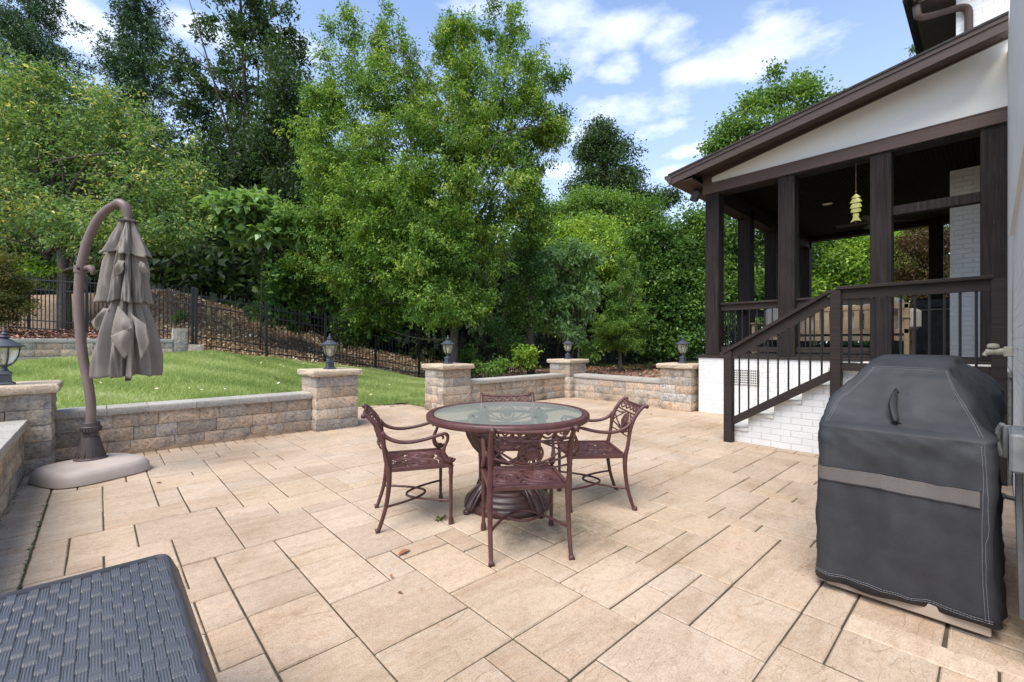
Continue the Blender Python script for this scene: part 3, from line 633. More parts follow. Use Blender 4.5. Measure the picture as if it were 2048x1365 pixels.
# porch lights / speaker / fan
t = thing('recessed_light', 'small round white recessed light in the dark porch ceiling', 'ceiling light', (10.55, 2.22, 3.99)); m = M(); m.lathe([(.085,-.004),(.085,.0),(.06,.006)], c=(10.55,2.22,3.992), n=20)
obj('trim_ring', m, mat('white_trim', (.75,.74,.7), .4), t)
t = thing('outdoor_speaker', 'dark grey box speaker under the porch eave corner', 'speaker', (8.12, 3.72, 4.0)); m = M()
m.box(-.07, .07, -.075, .075, -.11, .11, .03); sp_ = obj('cabinet', m, mat('dark_grey_plastic', (.05,.05,.05), .5), t, world=False, fix=False); sp_.rotation_euler = (radians(25), radians(-18), radians(20)); sp_.location = (0, .03, -.02)
m = M(); m.tube([(0,-.02,.02),(.0,-.08,.08),(0,-.14,.08)], .014, 6); obj('bracket', m, BLACKM, t, world=False)
t = thing('ceiling_fan', 'dark ceiling fan hanging under the porch ceiling', 'fan', (11.3, 1.55, 4.0)); m = M(); m.tube([(11.3,1.55,4.0),(11.3,1.55,3.72)], .014, 8); m.lathe([(.05,0),(.11,-.03),(.12,-.10),(.08,-.14),(.02,-.16)], c=(11.3,1.55,3.74), n=20); obj('motor', m, BLACKM, t, smooth=True)
for k in range(5):
    a = k*2*pi/5+.4; m = M(); d = np.array((cos(a), sin(a), 0)); s_ = np.array((-sin(a), cos(a), .2)); m.obox(np.array((11.3,1.55,3.66))+d*.12, s_*.07, np.array((0,0,.006)), d*.55); obj('blade', m, BLACKM, t)
# ---------------------------------------------------------------- wall fittings
t = thing('hose_tap', 'pale cream outdoor tap fitting on the white brick wall above the covered grill', 'tap', (4.75, -.09, 1.2)); m = M()
m.box(4.70, 4.80, -.098, -.05, 1.165, 1.235, .006); obj('wall_plate', m, BRASS, t, fix=False); m = M(); m.tube([(4.75,-.06,1.2),(4.75,-.0,1.2),(4.75,.035,1.195)], .022, 10); m.lathe([(.0,0),(.03,.0),(.034,.012),(.028,.03),(.0,.034)], c=(4.75,.0,1.225), n=10); m.tube([(4.75,.02,1.21),(4.75,.045,1.17)], .014, 8); obj('spout', m, BRASS, t)
t = thing('meter_box', 'grey weatherproof outlet box on the white brick wall beside the covered grill', 'outlet box', (2.86, -.09, .82)); m = M()
m.box(2.72, 3.02, -.097, -.045, .735, .895, .010); obj('housing', m, GREYPL, t, fix=False); m = M(); m.box(3.022, 3.045, -.097, -.03, .74, .89, .004); m.tube([(3.05,-.03,.74),(3.06,-.018,.78),(3.062,-.012,.82),(3.06,-.018,.86),(3.05,-.03,.89)], .012, 8, sm=2, flat=1.4); obj('cover_flap', m, GREYPL, t, fix=False)
m = M(); m.tube([(2.86,-.075,.73),(2.86,-.075,.58),(2.86,-.085,.1)], .012, 8); obj('conduit', m, GREYPL, t)
t = thing('gas_pipe', 'short grey gas pipe running from the brick wall into the grill cover', 'pipe', (3.3, -.09, .5)); m = M(); m.tube([(3.3,-.1,.50),(3.3,-.05,.50),(3.3,.02,.52)], .011, 10, sm=3); m.tube([(3.3,-.04,.50),(3.3,-.02,.503)], .017, 8); obj('pipe', m, GREYPL, t, smooth=True)
# ================================================================ porch furniture
def teak_sofa():
    t = thing('wooden_sofa', 'wooden slatted sofa with cream cushions on the porch seen from behind', 'sofa', (8.9, 1.6, 1.03)); F0 = 1.03
    x0, x1, y0, y1 = 8.55, 9.30, .82, 2.42
    m = M(); m.box(x0, x0+.05, y0, y1, F0+.72, F0+.80, .01); m.box(x0, x0+.05, y0, y1, F0+.36, F0+.43, .005); 
    for k in range(12): y = y0+.06+(y1-y0-.18)*k/11; m.box(x0+.012, x0+.035, y, y+.065, F0+.43, F0+.72)
    obj('backrest', m, TEAK, t, fix=False)
    m = M(); m.box(x0+.02, x1, y0+.03, y1-.03, F0+.25, F0+.33, .006); obj('seat_frame', m, TEAK, t, fix=False)
    for x in (x0, x1-.06):
        for y in (y0, y1-.06): m = M(); m.box(x, x+.06, y, y+.06, F0, F0+(.80 if x == x0 else .58), .006); obj('leg', m, TEAK, t, fix=False)
    for y in (y0-.01, y1-.07): m = M(); m.box(x0-.02, x1+.02, y, y+.08, F0+.58, F0+.615, .01); obj('armrest', m, TEAK, t, fix=False)
    for k in range(3):
        a = y0+.06+k*(y1-y0-.12)/3; m = M(); m.box(x0+.10, x0+.26, a+.01, a+(y1-y0-.12)/3-.01, F0+.34, F0+.90-.08*(k == 1), .05); obj('back_cushion', m, CUSH, t, fix=False, smooth=True)
        m = M(); m.box(x0+.10, x1-.02, a+.005, a+(y1-y0-.12)/3-.005, F0+.331, F0+.45, .035); obj('seat_cushion', m, CUSH, t, fix=False, smooth=True)
    m = M(); m.box(8.6, 8.76, .70, .90, 1.44, 1.76, .05); obj('side_pillow', m, CUSH, t, fix=False, smooth=True)
teak_sofa()
t = thing('wooden_armchair', 'wooden armchair with a cream cushion behind the porch railing at the left', 'armchair', (9.6, 2.8, 1.03))
m = M()
for x in (9.2, 9.84):
    for y in (2.55, 3.10): mm = M(); mm.box(x, x+.055, y, y+.055, 1.03, 1.60, .006); obj('leg', mm, TEAK, t, fix=False)
for y in (2.53, 3.09): mm = M(); mm.box(9.16, 9.94, y, y+.075, 1.60, 1.635, .01); obj('armrest', mm, TEAK, t, fix=False)
m.box(9.2, 9.86, 2.58, 3.12, 1.30, 1.36, .006); obj('seat_frame', m, TEAK, t, fix=False)
m = M(); m.box(9.86, 9.90, 2.6, 3.1, 1.36, 1.90, .006); obj('backrest', m, TEAK, t, fix=False)
m = M(); m.box(9.68, 9.85, 2.62, 3.08, 1.45, 1.95, .055); obj('back_cushion', m, CUSH, t, fix=False, smooth=True); m = M(); m.box(9.22, 9.7, 2.62, 3.08, 1.362, 1.47, .03); obj('seat_cushion', m, CUSH, t, fix=False, smooth=True)
t = thing('outdoor_kitchen', 'dark stone outdoor kitchen counter at the back of the porch', 'counter', (12.4, .85, 1.03))
m = M(); m.box(12.1, 12.8, .1, 1.6, 1.03, 1.88); obj('stone_base', m, m_simple_noise('dark_stone', (.05,.042,.035), (.12,.10,.08), 6), t); m = M(); m.box(12.05, 12.85, .05, 1.65, 1.881, 1.93, .008); obj('countertop', m, mat('dark_granite', (.05,.05,.055), .25), t, fix=False)
m = M(); m.box(12.25, 12.75, .4, 1.1, 1.931, 2.15, .03); obj('hood', m, BLACKM, t, fix=False)
# ---------------------------------------------------------------- fish chime
t = thing('fish_wind_chime', 'yellow green ceramic fish wind chime hanging from the porch beam', 'wind chime', (8.1, 1.36, 3.42)); cx0, cy0 = 8.1, 1.36
m = M(); m.tube([(cx0,cy0,3.885),(cx0,cy0,3.0)], .0035, 6); m.lathe([(.0,0),(.012,.0),(.012,.012),(0,.014)], c=(cx0,cy0,3.46), n=8); obj('cord', m, mat('rusty_cord', (.16,.09,.06), .8), t)
def fseg(w0, w1, z0, z1, arc=.02):
    m = M(); K = 14; vs = []
    for (w, z, e) in ((w0, z0, 0), (w0*.5+w1*.5+.006, (z0+z1)/2, .0), (w1, z1, 1), (w1*.88, z1+.006, 1), (w0*.7, z0-.004, 0)):
        for k in range(K):
            a = 2*pi*k/K; vs.append((cx0+sin(a)*w*.34, cy0+cos(a)*w, z-e*arc*cos(a)**2*-1*0.6))
    fs = [(l*K+k, l*K+(k+1)%K, l*K+K+(k+1)%K, l*K+K+k) for l in range(4) for k in range(K)]; fs.append(tuple(range(K)))
    m.add(vs, fs); return obj('body_segment', m, GOLD, t, smooth=True)
fseg(.012, .058, 3.425, 3.365); fseg(.042, .074, 3.36, 3.295); fseg(.050, .072, 3.29, 3.215); fseg(.054, .060, 3.21, 3.155, .01); fseg(.030, .036, 3.145, 3.09, .006)
m = M(); m.prism([(-.03,3.09),(.03,3.09),(.04,3.06),(.066,3.02),(.03,3.035),(0,3.04),(-.03,3.035),(-.066,3.02),(-.04,3.06)], lambda u, v, t_: (cx0+t_, cy0+u, v), -.012, .012); obj('tail', m, GOLD, t)
# ================================================================ covered grill
t = thing('covered_grill', 'gas grill under a black fitted cloth cover beside the brick wall', 'grill', (3.3, .3, 0)); G = t
def lerp(a, b, k): return a+(b-a)*k
def grill_cover():
    # cross-section rings going up: (z, xfront, xback, yright, yleft)
    R = [(.060, 2.735, 3.93, -.020, .635), (.30, 2.722, 3.93, -.012, .630), (.55, 2.716, 3.92, -.008, .628), (.72, 2.716, 3.91, -.006, .626), (.80, 2.720, 3.90, -.004, .625), (.845, 2.728, 3.88, -.002, .622),
         (.862, 2.760, 3.86, .004, .620), (.90, 2.82, 3.85, .022, .618), (.96, 2.885, 3.82, .052, .612), (1.01, 2.93, 3.80, .078, .575), (1.085, 2.99, 3.74, .115, .515), (1.135, 3.06, 3.68, .135, .485), (1.175, 3.17, 3.60, .148, .46), (1.193, 3.27, 3.52, .162, .435), (1.197, 3.36, 3.42, .21, .40)]
    m = M(); n = 96; rings = []; K = len(R); F = 5
    dense = []
    for i in range(K-1):
        for k in range(F):
            t_ = k/F; dense.append([lerp(R[i][j], R[i+1][j], t_) for j in range(5)])
    dense.append(list(R[-1])); vs = []
    for z, xf, xb, yr, yl in dense:
        cx_, cy_ = (xf+xb)/2, (yr+yl)/2; hx, hy = (xb-xf)/2, (yl-yr)/2; zz = (z-.07)/1.13; cr = .035+.05*max(0, zz-.7)
        for k in range(n):
            # rounded rectangle, corners at fixed fractions
            f = k/n*4; s_, u = int(f), f-int(f); u2 = (u-.5)*2
            w = np.sign(u2)*abs(u2)**1.0
            x, y = [(-hx, w*hy), (w*hx, hy), (hx, -w*hy), (-w*hx, -hy)][s_]
            ex, ey = hx-cr, hy-cr
            dx, dy = max(abs(x)-ex, 0), max(abs(y)-ey, 0); L = sqrt(dx*dx+dy*dy)
            if dx > 0 and dy > 0 and L > cr: x = np.sign(x)*(ex+dx/L*cr); y = np.sign(y)*(ey+dy/L*cr)
            # folds
            X, Y = cx_+x, cy_+y; low = max(0, .86-z); ang = k/n*2*pi
            fold = .008*sin(ang*9+z*4)*min(1, low*2)+.006*sin(ang*17+2+z*9)*min(1, low)
            wr_ = .005*sin(X*31+Y*23+z*17)*sin(X*13-Y*37+z*29)+.003*sin(X*71+z*53)*sin(Y*61-z*43)
            X += -wr_*(s_ == 0); Y += wr_*(s_ in (1, 3)); 
            if s_ == 0 and z < .86:
                for yc, sg, k_ in ((yr, 1, 8.5), (yl, -1, 6.0)):
                    ph_ = atan2(.87-z, max(1e-3, (Y-yc)*sg)); r_ = sqrt((.87-z)**2+(Y-yc)**2); X -= .007*sin(ph_*k_)*math.exp(-r_/.30)*min(1, r_*7)
            if s_ in (0,):   # front: broad soft drag lines
                X += -fold*1.1+.010*sin(Y*9+z*7)*min(1, low*2)+.008*sin((Y*6-z*5)*2.2)*(z > .87)*min(1, (z-.86)*8)
                sag = .016*sin(pi*min(1, max(0, (Y-yr)/(yl-yr)))); X += sag*(.86 < z < 1.12)
            elif s_ == 3:    # wall side: vertical folds and wrinkles over the hood
                Y += fold*1.5+.012*sin(X*28+z*3)*min(1, max(0, z-.3)*1.5)+.008*sin(X*47-z*9)
            elif s_ == 1: Y += fold
            if z > .82: kb = min(1, max(0, (X-2.95)/.55)); kb = kb*kb*(3-2*kb); wr = max(0, min(1, (yl-Y)/(yl-yr+1e-6)))**2; Y -= kb*wr*(yr+.03)*min(1, max(.12, (1.17-z)/.17))
            Z = z+(.007*sin(ang*3+1)+.003*sin(ang*11))*max(0, 1-(z-.075)/.12)-( .012*(cos((Y-yr)/(yl-yr)*pi*2)*.5+.5)*0 )
            vs.append((X, Y, Z))
    m.add(vs, [(l*n+k, l*n+(k+1)%n, l*n+n+(k+1)%n, l*n+n+k) for l in range(len(dense)-1) for k in range(n)]+[tuple(range((len(dense)-1)*n, len(dense)*n))])
    c = obj('cloth_cover', m, COVER, G, smooth='full')
    sol = c.modifiers.new('s', 'SOLIDIFY'); sol.thickness = .003
    return c, R
gc, GR = grill_cover()
def gface(z, v):
    """point on the cover's front at height z, v 0 = left (high y) .. 1 = right"""
    for i in range(len(GR)-1):
        if GR[i][0] <= z <= GR[i+1][0]:
            k = (z-GR[i][0])/(GR[i+1][0]-GR[i][0]); r = [lerp(GR[i][j], GR[i+1][j], k) for j in range(5)]; break
    else: r = GR[0]
    return np.array((r[1], lerp(r[4], r[3], v), z))
from mathutils.bvhtree import BVHTree
_bv = BVHTree.FromPolygons([tuple(v.co) for v in gc.data.vertices], [tuple(p.vertices) for p in gc.data.polygons])
def snap(p, off=.003):
    l = Vector(p)-Vector(ORG['covered_grill']); c, nn, i, d = _bv.find_nearest(l)
    if nn.x > 0 and abs(nn.x) > .3: nn = -nn
    return np.array(c+nn*off)+np.array(ORG['covered_grill'])
m = M()
def seam(zs_, v, dv=.016):
    for o_ in (0, dv):
        P = [snap(gface(z, vv+o_), .002) for z, vv in zip(zs_, v)]
        for i in range(len(P)-1):
            L = P[i+1]-P[i]; k = max(1, int(np.linalg.norm(L)/.008))
            for j in range(k): m.tube([P[i]+L*(j+.12)/k, P[i]+L*(j+.85)/k], .0009, 4, cap=False)
zz = [.09+.74*i/24 for i in range(25)]; seam(zz, [.940-.006*sin(i*.25) for i in range(25)])
zz = [.86+.27*i/14 for i in range(15)]; seam(zz, [.945-.02*(i/14) for i in range(15)])
seam(zz, [.05+.09*(i/14) for i in range(15)])
for dz in (0, .009):
    P = [snap(gface(1.135-dz, .14+.69*i/20), .002) for i in range(21)]
    for i in range(20): m.tube([P[i]+(P[i+1]-P[i])*.1, P[i]+(P[i+1]-P[i])*.85], .0009, 4, cap=False)
    P = [snap(gface(.098-dz, .0+.98*i/60), .002) for i in range(61)]
    for i in range(60): m.tube([P[i], P[i]+(P[i+1]-P[i])*.8], .0009, 4, cap=False)
obj('stitching', m, THREAD, gc)
m = M(); nn_ = 30; vs = []; 
for i in range(nn_+1):
    v = .03+.90*i/nn_; vs += [tuple(snap(gface(.572, v), .004)), tuple(snap(gface(.640, v), .004))]
m.add(vs, [(2*i, 2*i+2, 2*i+3, 2*i+1) for i in range(nn_)]); obj('mesh_strip', m, MESHM, gc)
m = M()
for z in (.568, .644):
    P = [snap(gface(z, .02+.92*i/24), .003) for i in range(25)]; m.tube(P, .0035, 5, flat=.6)
obj('strip_hem', m, COVER, gc, smooth=True)
m = M(); hp = [snap(gface(z, .505-.14*(z-.88)), .004) for z in (.885, .895, .95, 1.0, 1.02)]
out = np.array((-.03, 0, .012)); m.tube([hp[0], hp[1]+out*.8, hp[2]+out*1.3, hp[3]+out, hp[4]], [.004,.014,.017,.012,.004], 8, sm=4); m.tube([hp[0]-[0,.02,0], hp[0]+[0,.02,0], hp[0]+[.005,0,.02], hp[0]-[0,.02,0]], .003, 5)
m.tube([hp[4]-[0,.01,0], hp[4]+[0,.01,0], hp[4]+[.005,0,.02], hp[4]-[0,.01,0]], .003, 5); obj('pull_handle', m, mat('black_webbing', (.012,.012,.013), .6), gc, smooth=True)
m = M(); m.box(2.755, 3.88, .005, .585, .022, .085, .004); m.box(2.757, 3.88, .59, .625, .03, .09); obj('cabinet_base', m, mat('beige_panel', (.36,.28,.21), .55), t, fix=False)
for (x, y) in ((2.83,.05),(2.83,.54),(3.8,.05),(3.8,.54)): m = M(); m.lathe([(.02,0),(.024,.006),(.024,.018),(.01,.024)], c=(x,y,0), n=10); obj('foot', m, BLACKM, t)
# ================================================================ wicker storage box
t = thing('storage_box', 'dark grey resin wicker storage box with a flat woven lid in the near left corner', 'storage box', (-.6, 1.2, 0))
bx0, bx1, by0, by1, bz = -1.00, .205, .55, 1.955, .55
m = M(); m.box(bx0+.06, bx1-.05, by0+.06, by1-.05, 0.0, bz-.06, .02); obj('box_body', m, WICKE, t, fix=False)
def rr(x0, x1, y0, y1, r, z, n=6):
    o = []
    for cx_, cy_, a0 in ((x1-r, y1-r, 0), (x0+r, y1-r, 90), (x0+r, y0+r, 180), (x1-r, y0+r, 270)):
        for k in range(n+1): a = radians(a0+90*k/n); o.append((cx_+cos(a)*r, cy_+sin(a)*r, z))
    return o
m = M(); lay = [(-.002,bz-.095),(0,bz-.085),(-.006,bz-.06),(-.024,bz-.018),(-.030,bz-.006),(-.036,bz+.001),(-.041,bz+.001),(-.046,bz-.006),(-.048,bz-.012)]; vs = []; n_k = 28
for ins, z in lay: vs += rr(bx0-ins, bx1+ins, by0-ins, by1+ins, .06+ins*.8, z)
m.add(vs, [(l*n_k+k, l*n_k+(k+1)%n_k, l*n_k+n_k+(k+1)%n_k, l*n_k+n_k+k) for l in range(len(lay)-1) for k in range(n_k)]); lid = obj('lid_rim', m, WICKE, t, smooth=True)
# woven lid panel, modelled as a relief: bundles of four strands over cross ties
def weave():
    x0, x1, y0, y1 = bx0+.045, bx1-.045, by0+.045, by1-.045; step = .0034; nx, ny = int((x1-x0)/.0014), int((y1-y0)/.0030)
    XX, YY = np.meshgrid(np.linspace(x0, x1, nx), np.linspace(y0, y1, ny)); cw, ch = .0222, .108
    col = np.floor((x1-XX)/cw); u = (x1-XX)/cw-col; v = (y1-YY)/ch+(col % 2)*.5; row = np.floor(v); v = v-row
    strand = np.abs(np.sin(u*pi*4))**.6                      # four long strands
    tie = v > .74; vt = (v-.74)/.26
    hump = np.sin(np.clip(v/.74, 0, 1)*pi)**.55
    zlong = (.0002+.0072*hump)*(.60+.40*strand)
    ztie = .0046+.0044*np.abs(np.sin(vt*pi*3))**.6
    edge = np.minimum(u, 1-u) < .05
    Z = np.where(tie, ztie, np.where(edge, 0.0, zlong)); Z = bz-.013+Z*1.15
    vs = np.stack([XX, YY, Z], -1).reshape(-1, 3)-np.array(ORG['storage_box']); me = bpy.data.meshes.new('woven_panel')
    I, J = np.meshgrid(np.arange(nx-1), np.arange(ny-1)); a = (J*nx+I).ravel(); fs = np.stack([a, a+1, a+1+nx, a+nx], -1)
    me.vertices.add(len(vs)); me.vertices.foreach_set('co', vs.ravel()); me.loops.add(fs.size); me.loops.foreach_set('vertex_index', fs.ravel()); me.polygons.add(len(fs)); me.polygons.foreach_set('loop_start', np.arange(0, fs.size, 4)); me.polygons.foreach_set('loop_total', np.full(len(fs), 4)); me.polygons.foreach_set('use_smooth', np.ones(len(fs), bool))
    me.update(); me.materials.append(WICK); o = bpy.data.objects.new('woven_panel', me); sc.collection.objects.link(o); o.parent = lid
weave()
# ================================================================ cantilever umbrella
UD = 4.36
def up_(px, py, dd=0): return at(px, py, UD+dd)
cb = up_(182, 905); ux, uy = float(cb[0]), float(cb[1])
t = thing('cantilever_umbrella', 'folded taupe cantilever umbrella hanging from a curved brown pole', 'umbrella', (ux, uy, 0)); U = t
m = M(); R2 = radians(25); vs = []; K = 40
ca, sa = cos(R2), sin(R2)
for s_, z in ((.965,0.0),(1.0,.012),(.97,.075),(.90,.115),(.84,.125),(.80,.128)):
    for k in range(K):
        a = 2*pi*k/K; c_, d_ = cos(a), sin(a); e = 2/3.6
        lx = np.sign(c_)*abs(c_)**e*.385*s_; ly = np.sign(d_)*abs(d_)**e*.36*s_
        vs.append((-.045+lx*ca-ly*sa, 5.82+lx*sa+ly*ca, z))
m.add(vs, [(l*K+k, l*K+(k+1)%K, l*K+K+(k+1)%K, l*K+K+k) for l in range(5) for k in range(K)]+[tuple(range(5*K, 6*K))]); obj('weighted_base', m, UMBB, t, smooth=True)
m = M(); K = 24
for k in range(12):
    a = 2*pi*k/12; m.obox((ux+cos(a)*.112, uy+sin(a)*.112, .13), (-sin(a)*.008, cos(a)*.008, 0), (cos(a)*.004, sin(a)*.004, 0), (-cos(a)*.052, -sin(a)*.052, .20))
m.lathe([(.128,.127),(.125,.137),(.105,.15),(.068,.33),(.064,.34)], c=(ux,uy,0), n=32); m.lathe([(.058,.338),(.058,.39)], c=(ux,uy,0), n=24)
m.lathe([(.066,.39),(.076,.395),(.078,.44),(.070,.447),(.066,.48),(.06,.485)], c=(ux,uy,0), n=32)
for k in range(20): a = 2*pi*k/20; m.obox((ux+cos(a)*.076, uy+sin(a)*.076, .400), (-sin(a)*.006, cos(a)*.006, 0), (cos(a)*.006, sin(a)*.006, 0), (0,0,.035))
obj('swivel_socket', m, UMBD, t, smooth=True)
pp = [(183,868),(182,830),(181,800),(175,762),(167,720),(161,670),(158,615),(159,560),(166,515),(178,475),(195,441),(214,420),(232,410),(246,408)]
P = [up_(x, y) for x, y in pp]; P[0][0], P[0][1] = ux, uy; P[1][:2] = (ux, uy)
m = M(); m.tube(P, [.039]*8+[.039,.038,.038,.037,.036,.035], 20, sm=4); obj('curved_pole', m, UMBM, t, smooth='full')
m = M(); e0, e1, e2, e3 = up_(231,411), up_(240,407), up_(252,416), up_(256,437); m.tube([e0, e1, e2, e3], [.040,.044,.043,.030], 16, sm=4); a0 = up_(228,412); m.tube([a0, up_(231,411)], .043, 16); obj('elbow_cap', m, UMBM, t, smooth=True)
m = M(); h0, h1 = up_(160,546), up_(161,532); m.tube([h0, h1], .047, 16); m.obox(up_(176,540), np.array((0,0,.025)), np.array((RT[0],RT[1],0))*.02, np.array((RT[0],RT[1],0))*.05)
m.tube([up_(170,537), up_(180,536), up_(186,543), up_(184,550)], [.02,.03,.026,.012], 8, sm=3); obj('crank_handle', m, UMBM, t, smooth=True)
m = M(); m.tube([up_(157,538,-.06), up_(157,538,-.075)], .014, 8); obj('handle_bolt', m, BLACKM, t)
top = up_(256, 440); CXu, CYu = float(top[0]), float(top[1]); zof = lambda py: EYE-(py-HOR)*UD/FPX; s_px = UD/FPX
def tier(name, y0, y1, w0, w1, ribs, seed, sharp=.55, hem=.03, bow=0.0, flare=.8, shift=0.0, amp=.34):
    rg = random.Random(seed); ph = [rg.uniform(-.35,.35) for _ in range(ribs+1)]; am = [rg.uniform(.7,1.25) for _ in range(ribs+1)]; hm = [rg.uniform(-1,1) for _ in range(ribs+1)]
    nu, nv = ribs*24, 34; z0, z1 = zof(y0), zof(y1)
    rows = []; vs = []
    for j in range(nv+1):
        v = j/nv
        for i in range(nu):
            a = 2*pi*i/nu; q_ = a/(2*pi)*ribs; b = int(q_) % ribs; fr = q_-int(q_)
            tw = .25*sin(v*2.2+ph[b]*4)*v
            f2 = (fr+tw*.6+ph[b]*.3*sin(pi*fr)) % 1.0
            fold = (abs(f2-.5)*2)**sharp; am_ = am[b]*(1-fr)+am[(b+1)%ribs]*fr
            base = lerp(w0, w1, v**flare)*s_px
            sec = .13*sin(a*ribs*2+v*5+seed)+.10*sin(a*ribs*4-v*6+seed*2)
            env = min(1, v*2.2+.12)
            r = base*(1-amp+amp*1.25*fold*am_+sec*.6*env*.8) if v > 0 else base*.9
            r = r*(1+bow*sin(pi*v))+(.003 if v > .93 else 0); r = max(.018, r)
            hmv = hem*((1-fold)*.9-.3)*v**2+hem*.5*hm[b]*v**2*sin(pi*fr)
            z = lerp(z0, z1, v)+hmv
            vs.append((CXu+shift*v*s_px*RT[0]+cos(a)*r, CYu+shift*v*s_px*RT[1]+sin(a)*r, z))
    m = M(); m.add(vs, [(j*nu+i, j*nu+(i+1)%nu, (j+1)*nu+(i+1)%nu, (j+1)*nu+i) for j in range(nv) for i in range(nu)])
    o = obj(name, m, CANVAS, U, smooth='full', fix=True); md = o.modifiers.new('s', 'SOLIDIFY'); md.thickness = .003; return o
tier('canopy_tier', 444, 512, 11, 38, 7, 3, hem=.06, flare=1.05, sharp=.85, amp=.56)
tier('canopy_tier', 500, 606, 23, 39, 8, 8, hem=.035, flare=.85, sharp=.8, amp=.60, bow=.05, shift=-3)
tier('canopy_tier', 598, 752, 20, 46, 9, 5, hem=.04, flare=.75, sharp=.8, amp=.60, bow=.12, shift=-3)
def flap(pts, thick=.5, seed=0):
    """bunched slack cloth: a curved quad patch hanging outside the tier"""
    A, B, C_, D = [np.array(p) for p in pts]; m = M()
    out = np.array((-FW[0], -FW[1], 0))
    def fn(u, v):
        p = (A*(1-u)+B*u)*(1-v)+(D*(1-u)+C_*u)*v
        return p+out*(.035*sin(pi*u)*sin(pi*min(1, v*1.1))+.012*sin(u*9+seed)*sin(pi*v))+np.array((0,0,-.02*sin(pi*u)*v))
    m.grid(fn, 16, 12); o = obj('slack_fold', m, CANVAS, U, smooth='full'); md = o.modifiers.new('s', 'SOLIDIFY'); md.thickness = .004
fo_ = -.20
flap([up_(236,612,fo_), up_(262,640,fo_-.03), up_(264,656,fo_-.06), up_(222,672,fo_-.04)], seed=1)
flap([up_(222,672,fo_-.05), up_(262,655,fo_-.05), up_(262,690,fo_-.02), up_(249,718,fo_)], seed=2)
flap([up_(218,618,fo_+.06), up_(206,616,fo_+.08), up_(182,644,fo_+.05), up_(196,662,fo_+.06)], seed=3)
flap([up_(262,628,fo_-.02), up_(292,650,fo_), up_(298,684,fo_), up_(281,722,fo_)], seed=4)
flap([up_(235,520,-.13), up_(250,522,-.14), up_(248,538,-.15), up_(228,552,-.13)], seed=5)
flap([up_(280,522,-.10), up_(290,528,-.09), up_(298,542,-.09), up_(281,542,-.12)], seed=6)
m = M(); m.lathe([(.075,0),(.078,.012),(.045,.03),(.030,.045),(.028,.06)], c=(CXu,CYu,zof(446)), n=20); obj('canopy_cap', m, UMBD, U, smooth=True)
m = M(); m.tube([(CXu,CYu,zof(445)),(CXu,CYu,zof(762))], .022, 10); obj('mast', m, UMBD, U)
# ================================================================ glass table
TX, TY, TR = 2.365, 2.60, .635
t = thing('round_glass_table', 'round glass topped patio table with an ornate oxblood cast metal pedestal', 'table', (TX, TY, 0)); T = t
m = M(); m.lathe([(TR-.055,.690),(TR-.008,.672),(TR,.682),(TR,.712),(TR-.010,.722),(TR-.045,.724),(TR-.058,.716),(TR-.058,.705),(TR-.055,.690)], c=(TX,TY,0), n=96, cap=False); obj('table_rim', m, CAST, t, smooth='full')
m = M(); m.lathe([(TR-.058,.712),(TR-.058,.718)], c=(TX,TY,0), n=72); obj('glass_top', m, TGLASS, t)
m = M(); m.lathe([(.335,0),(.345,.02),(.34,.045),(.322,.062),(.312,.058),(.30,.075),(.285,.092),(.268,.088),(.258,.10),(.245,.118),(.225,.122),(.21,.112),(.20,.13),(.175,.14),(.16,.13),(.155,.10),(.155,.0)], c=(TX,TY,0), n=64, cap=False); obj('base_ring', m, CASTD, t, smooth='full')
def table_leg(a):
    m = M(); d = np.array((cos(a), sin(a), 0)); s_ = np.array((-sin(a), cos(a), 0)); O = np.array((TX, TY, 0)); Zv = np.array((0,0,1.))
    def pt(r, z, l=0): return O+d*r+Zv*z+s_*l
    prof = [(.30,.69,.035),(.335,.655,.042),(.33,.60,.046),(.285,.53,.05),(.225,.46,.048),(.175,.38,.04),(.155,.30,.034),(.17,.235,.036),(.205,.185,.042),(.25,.145,.04),(.30,.10,.034),(.345,.05,.03),(.365,.022,.026)]
    m.tube([pt(r, z) for r, z, w in prof], [w for _, _, w in prof], 10, sm=4, flat=1.25, up=d)
    # mane / acanthus ridges
    for l in (-.028, .028, 0):
        m.tube([pt(r+.030, z, l*(w/.04)) for r, z, w in prof[:7]], [.006,.012,.010,.013,.010,.012,.006], 6, sm=4)
    for k in range(7):
        f = k/6; z = .64-.30*f; r = .345-.17*f; w = .05
        for sg in (-1, 1): m.tube([pt(r+.015, z, 0), pt(r+.02, z+.012, sg*w*.6), pt(r-.01, z-.015, sg*w*1.05), pt(r-.035, z-.01, sg*w*.9)], [.007,.010,.009,.003], 6, sm=3)
    for k in range(4):
        l = (k-1.5)*.017; m.tube([pt(.215, .215, l*.6), pt(.26, .178, l*1.5), pt(.31, .135, l*2.0), pt(.35, .08, l*2.1), pt(.372, .035, l*1.8)], [.008,.011,.010,.009,.006], 6, sm=4)
    m.lathe([(.0,0),(.022,.004),(.026,.018),(.018,.034),(.0,.038)], c=tuple(pt(.385,.0)), n=10)
    m.tube([pt(.30,.685), pt(.36,.655), pt(.37,.60), pt(.34,.575)], [.02,.018,.013,.006], 8, sm=4)
    m.tube([pt(.16,.34), pt(.09,.335), pt(.0,.31)], [.018,.014,.014], 8, sm=3)
    obj('carved_leg', m, CASTD, T, smooth='full')
for k in range(4): table_leg(radians(47.2+180+38+90*k))
m = M(); m.lathe([(.285,.672),(.30,.665),(.315,.672),(.315,.690),(.285,.690),(.285,.672)], c=(TX,TY,0), n=48, cap=False)
for k in range(4): a = radians(47.2+38+90*k); m.tube([(TX+cos(a)*.3, TY+sin(a)*.3, .685), (TX+cos(a)*.59, TY+sin(a)*.59, .690)], .012, 6)
obj('support_ring', m, CASTD, t, smooth=True)
